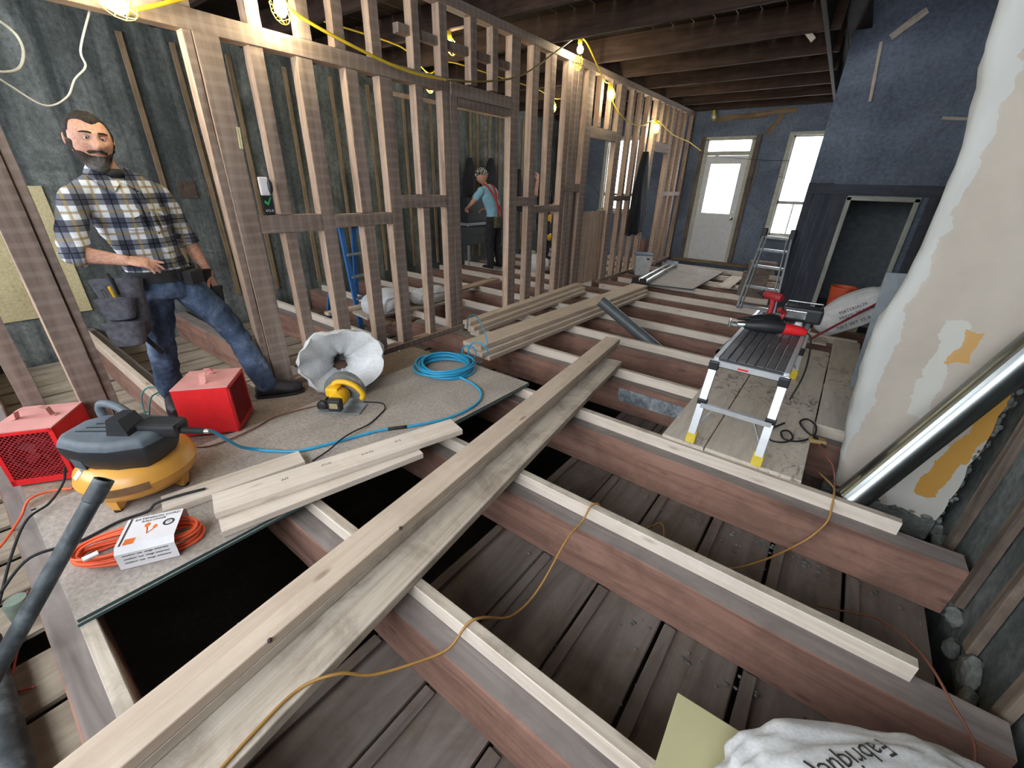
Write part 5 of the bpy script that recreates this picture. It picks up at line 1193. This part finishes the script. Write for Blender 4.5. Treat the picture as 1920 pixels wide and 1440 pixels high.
hand(m, LW, (.12, .16, -.98), (-.5, -.75, -.1), (.25, .32, .38, .45), thumb_side=-1)
vs, fs = head_grid(head_point); m.add(vs, fs, MH)
for s in (-1, 1):
    E = MH @ Matrix.Translation((-.006, s*.101, -.004)) @ Matrix.Rotation(s*.35, 4, 'Z')
    m.ball((0, 0, 0), (.022, .010, .034), 12, 8, E)
body = fuse('body', m, .0045, SKIN, man, 2, .4)
for s in (-1, 1):
    ey = MB().ball((0, 0, 0), .0125, 16, 10).build('eye', plain('eye_white', 'cfc4bd', .3), body, smooth=2, M=MH @ Matrix.Translation((.0925, s*.034, .010)))
    MB().ball((.0062, -.0022, -.001), (.0072, .0072, .0072), 12, 8).build('iris', plain('brown_iris', '2a1a12', .2), ey, smooth=2)
    MB().tube([MH @ head_point(Vector((math.cos(a)*.97, math.sin(a), .27+.03*math.sin(3.14*k/5)-.02*k/5)).normalized())+hd*.002 for k, a in enumerate([s*(.14+.11*k) for k in range(6)])], [.0035, .005, .005, .0045, .004, .0025], 7).build('eyebrow', HAIR, body, smooth=2)
    # upper eyelid
    MB().tube([MH @ Vector((.0905+.0135*math.cos(a)*.85, s*.034+.0135*math.sin(a), .010+.0045+.003*math.cos(a))) for a in [-1.3+2.6*k/8 for k in range(9)]], .0042, 6).build('eyelid', SKIN, body, smooth=2)
MB().tube([MH @ (head_point(Vector((math.cos(a), math.sin(a), -.52)).normalized())+Vector((.003, 0, 0))) for a in [-.24+.48*k/6 for k in range(7)]], [.002, .004, .0048, .0045, .0048, .004, .002], 7).build('lips', plain('lip_skin', 'b9766c', .5), body, smooth=2)
def hair_mask(u):
    x, y, z = u; line = .60-.0*abs(y) if x > 0 else .6
    front = sstep(.50, .66, z-.12*abs(y)+.10*gauss(abs(y)-.45, .18)*-1) if x > .25 else 1
    side = sstep(-.10, .05, z+.55*max(0, -x)+.0) if x < .28 else 0
    if x > .25: return front
    t = sstep(.10, .28, x); return max(side*(1-t), front*t if x > .1 else side*(1-t))
vs, fs = head_grid(shell(hair_mask, .010, .004, 2)); MB().add(vs, fs).build('hair', HAIR, man, smooth=2, M=MH)
def beard_mask(u):
    x, y, z = u
    low = sstep(-.50+.12*sstep(.35, .75, abs(y)), -.64+.12*sstep(.35, .75, abs(y)), z); jaw = sstep(-.15, .12, x)
    side = sstep(.05, -.1, z)*gauss(abs(y)-.97, .06)*sstep(-.2, 0., x)
    mous = gauss(z+.42+.25*y*y, .05)*sstep(.68, .8, x)
    lip = 1-.95*gauss(z+.525, .045)*gauss(y, .2)*(x > 0)
    return min(1, max(low*jaw, side*.8, mous))*lip
def beard_fn(u):
    p = head_point(u); k = beard_mask(u); n = p.normalized(); nn = .004*mnoise.noise(p*60)+.004*mnoise.noise(p*120)
    ext = .010+.022*sstep(-.6, -.95, u[2])*sstep(-.1, .5, u[0]); q = p+n*(k*(ext+nn)-(1-k)*.007)
    q.z -= k*.012*sstep(-.6, -1, u[2]); return q
vs, fs = head_grid(beard_fn); MB().add(vs, fs).build('beard', BEARD, man, smooth=2, M=MH)
# shirt
def folds(sc, amp):
    def f(co, no): return no*(amp*(mnoise.noise(co*sc)+.5*mnoise.noise(co*sc*2.3)))
    return f
m = MB()
tor = [(B(x, y, z), S*(w+.006), F*(d+.006)) for x, y, z, w, d in TORSO[1:]]
loft(m, [(B(-3.59, .86, .985), S*.186, F*.135)]+tor[1:], 28)
limb(m, [(RS+S*.05, .068), (RS, .07), (RS.lerp(RE, .55), .069), (RE+(RW-RE).normalized()*.02, .066)]); limb(m, [(LS-S*.05, .068), (LS, .07), (LS.lerp(LE, .55), .067), (LE+(LW-LE).normalized()*.0, .063)])
for s_ in (RS, LS): limb(m, [(B(-3.6, .775, 1.575), .062), (B(-3.6, .775, 1.56).lerp(s_, .5)+Z_*.022, .062), (s_+Z_*.008, .064)])
shirt = fuse('shirt', m, .009, PLAID, man, 5, .5, folds(11, .010))
for e_, w_ in ((RE, RW), (LE, LW)):
    d = (w_-e_).normalized(); c0 = e_+d*.015; u = d.orthogonal().normalized(); v = d.cross(u)
    m = MB(); loft(m, [(c0, u*.060, v*.060), (c0+d*.008, u*.070, v*.070), (c0+d*.05, u*.066, v*.066), (c0+d*.056, u*.05, v*.05)], 20); m.build('rolled_cuff', PLAID, shirt, smooth=2)
NB = B(-3.59, .762, 1.592)
for s in (-1, 1):   # collar flaps
    a = NB+F*.10+S*(s*.012)+Z_*-.05; b = NB+F*.03+S*(s*.088)+Z_*.03; c = NB-F*.07+S*(s*.055)+Z_*.05
    tip = NB+F*.125+S*(s*.075)+Z_*-.10; b2 = NB+F*.045+S*(s*.13)+Z_*-.015; c2 = NB-F*.085+S*(s*.08)+Z_*.0
    o = MB().add([a, b, c, c2, b2, tip], [(0, 1, 4, 5), (1, 2, 3, 4)]).build('collar', PLAID, shirt); so = o.modifiers.new('t', 'SOLIDIFY'); so.thickness = .006; so.offset = 0
m = MB(); loft(m, [(NB+Z_*-.02, S*.082, F*.072), (NB+Z_*.025, S*.068, F*.062)], 20); m.build('undershirt', NYLON_B, man, smooth=2)
m = MB()
def chest_pt(s, z):   # point on the shirt front at lateral offset s, height z
    for (x0, y0, z0, w0, d0), (x1, y1, z1, w1, d1) in zip(TORSO, TORSO[1:]):
        if z0 <= z <= z1:
            t = (z-z0)/(z1-z0); w = w0+(w1-w0)*t+.008; d = d0+(d1-d0)*t+.008
            return B(x0+(x1-x0)*t, y0+(y1-y0)*t, z)+S*s+F*d*math.sqrt(max(0, 1-(s/w)**2))
pl = [chest_pt(.03, z)+F*.006 for z in [1.02+.06*k for k in range(9)]]
for p, q in zip(pl, pl[1:]): m.add([p-S*.016, p+S*.016, q+S*.016, q-S*.016, p-S*.016+F*.005, p+S*.016+F*.005, q+S*.016+F*.005, q-S*.016+F*.005], [(4, 5, 6, 7), (0, 4, 7, 3), (1, 2, 6, 5)])
m.build('button_placket', PLAID, shirt)
for p in pl[::2]: MB().ball(p+F*.012, .006, 8, 6).build('button', BLK, shirt, smooth=2)
for s in (-1, 1):
    c = .03+s*.1; m = MB(); g = [[chest_pt(c-.05+.1*i/4, 1.29+.11*j/4)+F*.014 for i in range(5)] for j in range(5)]
    vs = [p for r in g for p in r]; o = MB().add(vs, [(j*5+i, j*5+i+1, j*5+i+6, j*5+i+5) for j in range(4) for i in range(4)]).build('chest_pocket', PLAID, shirt); so = o.modifiers.new('t', 'SOLIDIFY'); so.thickness = .008
    fl = [chest_pt(c+a, z)+F*.021 for a, z in ((-.052, 1.405), (.052, 1.405), (.052, 1.375), (0, 1.35), (-.052, 1.375))]; o = MB().add(fl, [(0, 1, 2, 3, 4)]).build('pocket_flap', PLAID, shirt); so = o.modifiers.new('t', 'SOLIDIFY'); so.thickness = .006
# jeans
m = MB()
loft(m, [(B(-3.59, .89, .84), S*.15, F*.115), (B(-3.59, .885, .87), S*.178, F*.13), (B(-3.59, .87, .94), S*.186, F*.135), (B(-3.59, .857, 1.01), S*.180, F*.13)], 28)
for h_, k_, a_ in ((RH, RK, RA), (LH, LK, LA)):
    limb(m, [(h_+Z_*-.02, .112), (h_.lerp(k_, .5), .10), (k_, .082), (k_.lerp(a_, .45), .08), (a_+Z_*.01, .078)])
fuse('jeans', m, .009, DENIM, man, 4, .5, folds(13, .012))
# boots
for a_, td in ((RA, Vector((.93, -.2, 0))), (LA, Vector((.5, .86, 0)))):
    td.normalize(); sd = Vector((-td.y, td.x, 0)); g = Vector((a_.x, a_.y, -.02 if a_ is RA else 0)); m = MB()
    limb(m, [(g+Z_*.15, .056), (g+Z_*.07-td*.012, .055)])
    loft(m, [(g-td*.085+Z_*.05, sd*.035, Z_*.04), (g-td*.07+Z_*.06, sd*.05, Z_*.056), (g+td*.03+Z_*.066, sd*.054, Z_*.062), (g+td*.12+Z_*.056, sd*.06, Z_*.05), (g+td*.19+Z_*.05, sd*.058, Z_*.043), (g+td*.245+Z_*.042, sd*.034, Z_*.03)], 18)
    bt = fuse('boot', m, .008, LEATHER, man, 4, .5)
    m = MB(); pts = [(g+td*x+sd*y) for x, y in ((-.1, 0), (-.08, .042), (0, .054), (.12, .063), (.2, .058), (.257, .026), (.257, -.026), (.2, -.058), (.12, -.063), (0, -.054), (-.08, -.042))]
    m.prism([(p.x, p.y) for p in pts], g.z+.0, g.z+.022); m.build('sole', RUB, bt)
# belt and pouches
m = MB()
ring = [B(-3.59, .858, 1.0)+S*.198*math.cos(a)+F*.15*math.sin(a) for a in [2*math.pi*k/40 for k in range(40)]]
vs = [p+Z_*dz+(p-B(-3.59, .858, 1.0)).normalized()*o_ for o_ in (-.006, .006) for dz in (-.035, .035) for p in ring]; n = 40
fs = []
for k in range(n):
    j = (k+1) % n; fs += [(k, j, n+j, n+k), (2*n+k, 3*n+k, 3*n+j, 2*n+j), (n+k, n+j, 3*n+j, 3*n+k), (k, 2*n+k, 2*n+j, j)]
belt = MB().add(vs, fs).build('tool_belt', NYLON_B, man, smooth=True)
MB().box((-.03, -.008, -.035), (.03, .008, .035), Matrix.Translation(B(-3.59, .858, 1.0)+F*.16+S*.03) @ frame((0, 0, 0), S), c=.005).build('buckle', BLK, belt)
MB().box((-.065, -.03, -.06), (.065, .03, .03), Matrix.Translation(B(-3.59, .858, .99)+F*.165+S*.09) @ frame((0, 0, 0), S-F*.45), c=.012).build('front_pouch', NYLON_B, belt)
def pouch(c, w, d, h, mat, name='pouch', yaw=0, flare=1.25):
    Mx = Matrix.Translation(c) @ frame((0, 0, 0), Vector((math.cos(yaw), math.sin(yaw), 0)))
    n = 20; prof = [(.55, -h, 0), (.8, -h*.92, 0), (.95, -h*.6, 0), (1.0, -h*.25, 0), (flare*.93, 0, 0), (flare*.86, 0, 0), (.85, -h*.3, 0), (.5, -h*.85, 0)]
    vs = [(w/2*s*math.copysign(abs(math.cos(a))**.7, math.cos(a)), d/2*s*math.copysign(abs(math.sin(a))**.7, math.sin(a)), z+(-.02*math.sin(a) if z == 0 else 0)) for s, z, _ in prof for a in [2*math.pi*k/n for k in range(n)]]
    fs = [(i*n+k, i*n+(k+1) % n, (i+1)*n+(k+1) % n, (i+1)*n+k) for i in range(len(prof)-1) for k in range(n)]+[tuple(reversed(range(n))), tuple(range((len(prof)-1)*n, len(prof)*n))]
    return MB().add(vs, fs, Mx).build(name, mat, belt, smooth=True)
PC = B(-3.47, .60, 1.01)
pouch(PC+Vector((-.01, .0, .0)), .22, .11, .36, NYLON, 'pouch', math.radians(62))
pouch(PC+Vector((.055, -.05, -.10)), .17, .10, .13, NYLON, 'pouch', math.radians(62))
pouch(PC+Vector((.06, -.055, -.245)), .19, .11, .15, NYLON, 'pouch', math.radians(62))
for k, (c, mt) in enumerate([((.07, -.04, -.07), YEL), ((.08, -.075, -.08), STEEL), ((.04, -.02, .0), BLK)]):
    MB().cyl(PC+Vector(c)+Vector((0, 0, -.08)), PC+Vector(c)+Vector((.02, -.02, .05)), .008, n=8).build('tool_handle', mt, belt)
MB().cyl(PC+Vector((.0, .0, -.3)), PC+Vector((-.05, .10, -.52)), .014, n=10).build('hammer_handle', RUB, belt, smooth=True)
LC = B(-3.60, 1.06, .98)
pouch(LC, .16, .1, .2, NYLON_B, 'pouch', math.radians(100)); pouch(LC+Vector((.03, .07, -.12)), .09, .08, .14, NYLON_B, 'pouch', math.radians(100))

# ------------------------------------------------------------------ the two workers in the next room
SHIRT_B = plain('pale_blue_cotton', '8fc0d6', .9, 0, .08); TROUS = plain('dark_work_trousers', '2c2c33', .9, 0, .2); SUSP = plain('red_suspender_web', 'b23a3a', .7)
def beanie_mat():
    t = NT('patterned_beanie'); w = t.n('ShaderNodeTexVoronoi'); w.inputs['Scale'].default_value = 45; t.l(t.coords((1, 1, 1), False), w.inputs['Vector'])
    return t.done(t.ramp(w.outputs['Distance'], [(.35, 'd8d4cc'), (.5, '33302e')]), .9)
w2 = thing('person', 'worker in pale blue shirt, red suspenders and beanie seen from behind', 'person', (-5.68, 6.88, .0))
m = MB(); q = lambda x, y, z: Vector((x, y, z))
loft(m, [(q(0, 0, .9), q(0, .16, 0), q(.11, 0, 0)), (q(-.02, 0, 1.1), q(0, .155, 0), q(.105, 0, .02)), (q(-.08, -.05, 1.32), q(0, .18, 0), q(.11, 0, .03)), (q(-.11, -.08, 1.45), q(0, .17, 0), q(.09, 0, .03))], 20)
limb(m, [(q(-.12, -.09, 1.47), .05), (q(-.16, -.12, 1.58), .05)])
vs, fs = head_grid(head_point, 36, 28); MW = frame((-.19, -.15, 1.70), (-.93, -.2, -.3)); m.add(vs, fs, MW)
for s, el, wr in ((-1, q(-.2, -.40, 1.25), q(-.38, -.32, 1.16)), (1, q(-.16, .22, 1.18), q(-.34, .12, 1.12))):
    sh_ = q(-.11, -.08+s*.2, 1.44); limb(m, [(sh_, .05), (el, .042), (wr, .03)]); hand(m, wr, (wr-el), (0, 0, -1), (.5, .5, .5, .5), s)
for s in (-1, 1): limb(m, [(q(.0, s*.09, .92), .085), (q(-.02, s*.12, .5), .06), (q(.03, s*.14, .12), .045)])
fuse('body', m, .007, SKIN, w2, 2, .4)
m = MB(); loft(m, [(q(0, 0, .97), q(0, .178, 0), q(.13, 0, 0)), (q(-.02, 0, 1.1), q(0, .172, 0), q(.122, 0, .02)), (q(-.08, -.05, 1.32), q(0, .198, 0), q(.128, 0, .03)), (q(-.11, -.08, 1.47), q(0, .18, 0), q(.1, 0, .03)), (q(-.13, -.1, 1.54), q(0, .09, 0), q(.07, 0, .03))], 24)
for s, el in ((-1, q(-.2, -.40, 1.25)), (1, q(-.16, .22, 1.18))): sh_ = q(-.11, -.08+s*.19, 1.44); limb(m, [(sh_, .078), (sh_.lerp(el, .62), .07)])
t2 = fuse('t_shirt', m, .012, SHIRT_B, w2, 4, .5, folds(12, .01))
m = MB(); loft(m, [(q(0, 0, .84), q(0, .16, 0), q(.12, 0, 0)), (q(0, 0, 1.0), q(0, .182, 0), q(.135, 0, 0))], 24)
for s in (-1, 1): limb(m, [(q(.0, s*.09, .9), .108), (q(-.02, s*.12, .5), .085), (q(.03, s*.14, .1), .075)])
fuse('trousers', m, .012, TROUS, w2, 4, .5, folds(12, .012))
for s in (-1, 1):
    MB().tube([q(.148, s*.06, 1.0), q(.128, s*.04, 1.12), q(.085, s*-.005-.03, 1.28), q(.04, s*-.06-.06, 1.42), q(-.03, s*-.085-.08, 1.53), q(-.13, s*-.09-.09, 1.56)], .021, 6).build('suspender', SUSP, w2, smooth=2)
def be_mask(u): return sstep(.12, .22, u[2]+.25*max(0, -u[0]))
vs, fs = head_grid(shell(be_mask, .022, .004, 4), 40, 30); bn = MB().add(vs, fs).build('beanie', beanie_mat(), w2, smooth=2, M=MW)
MB().ball((-.02, 0, .16), (.03, .03, .02), 10, 6).build('bobble', CLOTH_BLK, bn, smooth=2)
for s in (-1, 1):
    m = MB(); limb(m, [(q(.03, s*.14, .12), .055), (q(.03, s*.14, .06), .05)]); loft(m, [(q(.09, s*.14, .05), q(0, .035, 0), q(0, 0, .045)), (q(.0, s*.145, .05), q(0, .045, 0), q(0, 0, .045)), (q(-.13, s*.15, .04), q(0, .045, 0), q(0, 0, .03)), (q(-.18, s*.15, .035), q(0, .025, 0), q(0, 0, .02))], 14); fuse('boot', m, .012, LEATHER, w2, 3)
MB().box((.12, -.17, .8), (.2, -.03, 1.0), c=.02).build('tool_pouch', plain('camo_pouch', '5f5c46', .9, 0, .35), w2)

w3 = thing('person', 'worker in black shirt with raised arm and yellow knee pads', 'person', (-5.6, 8.5, .0))
m = MB(); loft(m, [(q(0, 0, .88), q(0, .16, 0), q(.11, 0, 0)), (q(0, 0, 1.1), q(0, .155, 0), q(.105, 0, 0)), (q(0, 0, 1.35), q(0, .185, 0), q(.115, 0, 0)), (q(0, 0, 1.46), q(0, .16, 0), q(.09, 0, 0))], 20)
limb(m, [(q(0, 0, 1.46), .05), (q(.0, .0, 1.58), .05)]); MW3 = frame((.0, .02, 1.70), (-.9, .3, 0)); vs, fs = head_grid(head_point, 36, 28); m.add(vs, fs, MW3)
for sh_, el, wr, cu in ((q(0, -.2, 1.42), q(.03, -.36, 1.40), q(.05, -.36, 1.66), .5), (q(0, .21, 1.42), q(.05, .27, 1.14), q(.06, .22, .9), .5)):
    limb(m, [(sh_, .05), (el, .043), (wr, .03)]); hand(m, wr, (wr-el), (-1, 0, 0), (cu,)*4)
for s in (-1, 1): limb(m, [(q(.0, s*.09, .9), .085), (q(.05, s*.13, .5), .06), (q(.02, s*.14, .12), .045)])
fuse('body', m, .007, SKIN, w3, 2, .4)
m = MB(); loft(m, [(q(0, 0, .93), q(0, .175, 0), q(.125, 0, 0)), (q(0, 0, 1.1), q(0, .172, 0), q(.12, 0, 0)), (q(0, 0, 1.35), q(0, .2, 0), q(.13, 0, 0)), (q(0, 0, 1.47), q(0, .17, 0), q(.1, 0, 0)), (q(0, 0, 1.54), q(0, .08, 0), q(.07, 0, 0))], 24)
for sh_, el in ((q(0, -.19, 1.42), q(.03, -.36, 1.40)), (q(0, .19, 1.42), q(.05, .27, 1.14))): limb(m, [(sh_, .078), (sh_.lerp(el, .6), .068)])
fuse('t_shirt', m, .012, CLOTH_BLK, w3, 4, .5, folds(12, .01))
m = MB(); loft(m, [(q(0, 0, .82), q(0, .16, 0), q(.12, 0, 0)), (q(0, 0, .97), q(0, .182, 0), q(.135, 0, 0))], 24)
for s in (-1, 1): limb(m, [(q(.0, s*.09, .88), .108), (q(.05, s*.13, .5), .085), (q(.02, s*.14, .1), .075)])
fuse('trousers', m, .012, TROUS, w3, 4, .5, folds(12, .012))
for s in (-1, 1):
    MB().ball((0, 0, 0), (.05, .08, .1), 16, 10).build('knee_pad', YEL, w3, smooth=2, loc=q(.105, s*.13, .5))
    m = MB(); limb(m, [(q(.02, s*.14, .12), .055), (q(.02, s*.14, .06), .05)]); loft(m, [(q(-.06, s*.14, .05), q(0, .035, 0), q(0, 0, .045)), (q(.03, s*.145, .05), q(0, .045, 0), q(0, 0, .045)), (q(.15, s*.15, .04), q(0, .045, 0), q(0, 0, .03)), (q(.2, s*.15, .035), q(0, .025, 0), q(0, 0, .02))], 14); fuse('boot', m, .012, LEATHER, w3, 3)
MB().box((.12, .0, .84), (.17, .09, .98), c=.02).build('tape_measure', YEL, w3)
vs, fs = head_grid(shell(be_mask, .015, .005, 7), 36, 28); MB().add(vs, fs).build('hair', HAIR, w3, smooth=2, M=MW3)
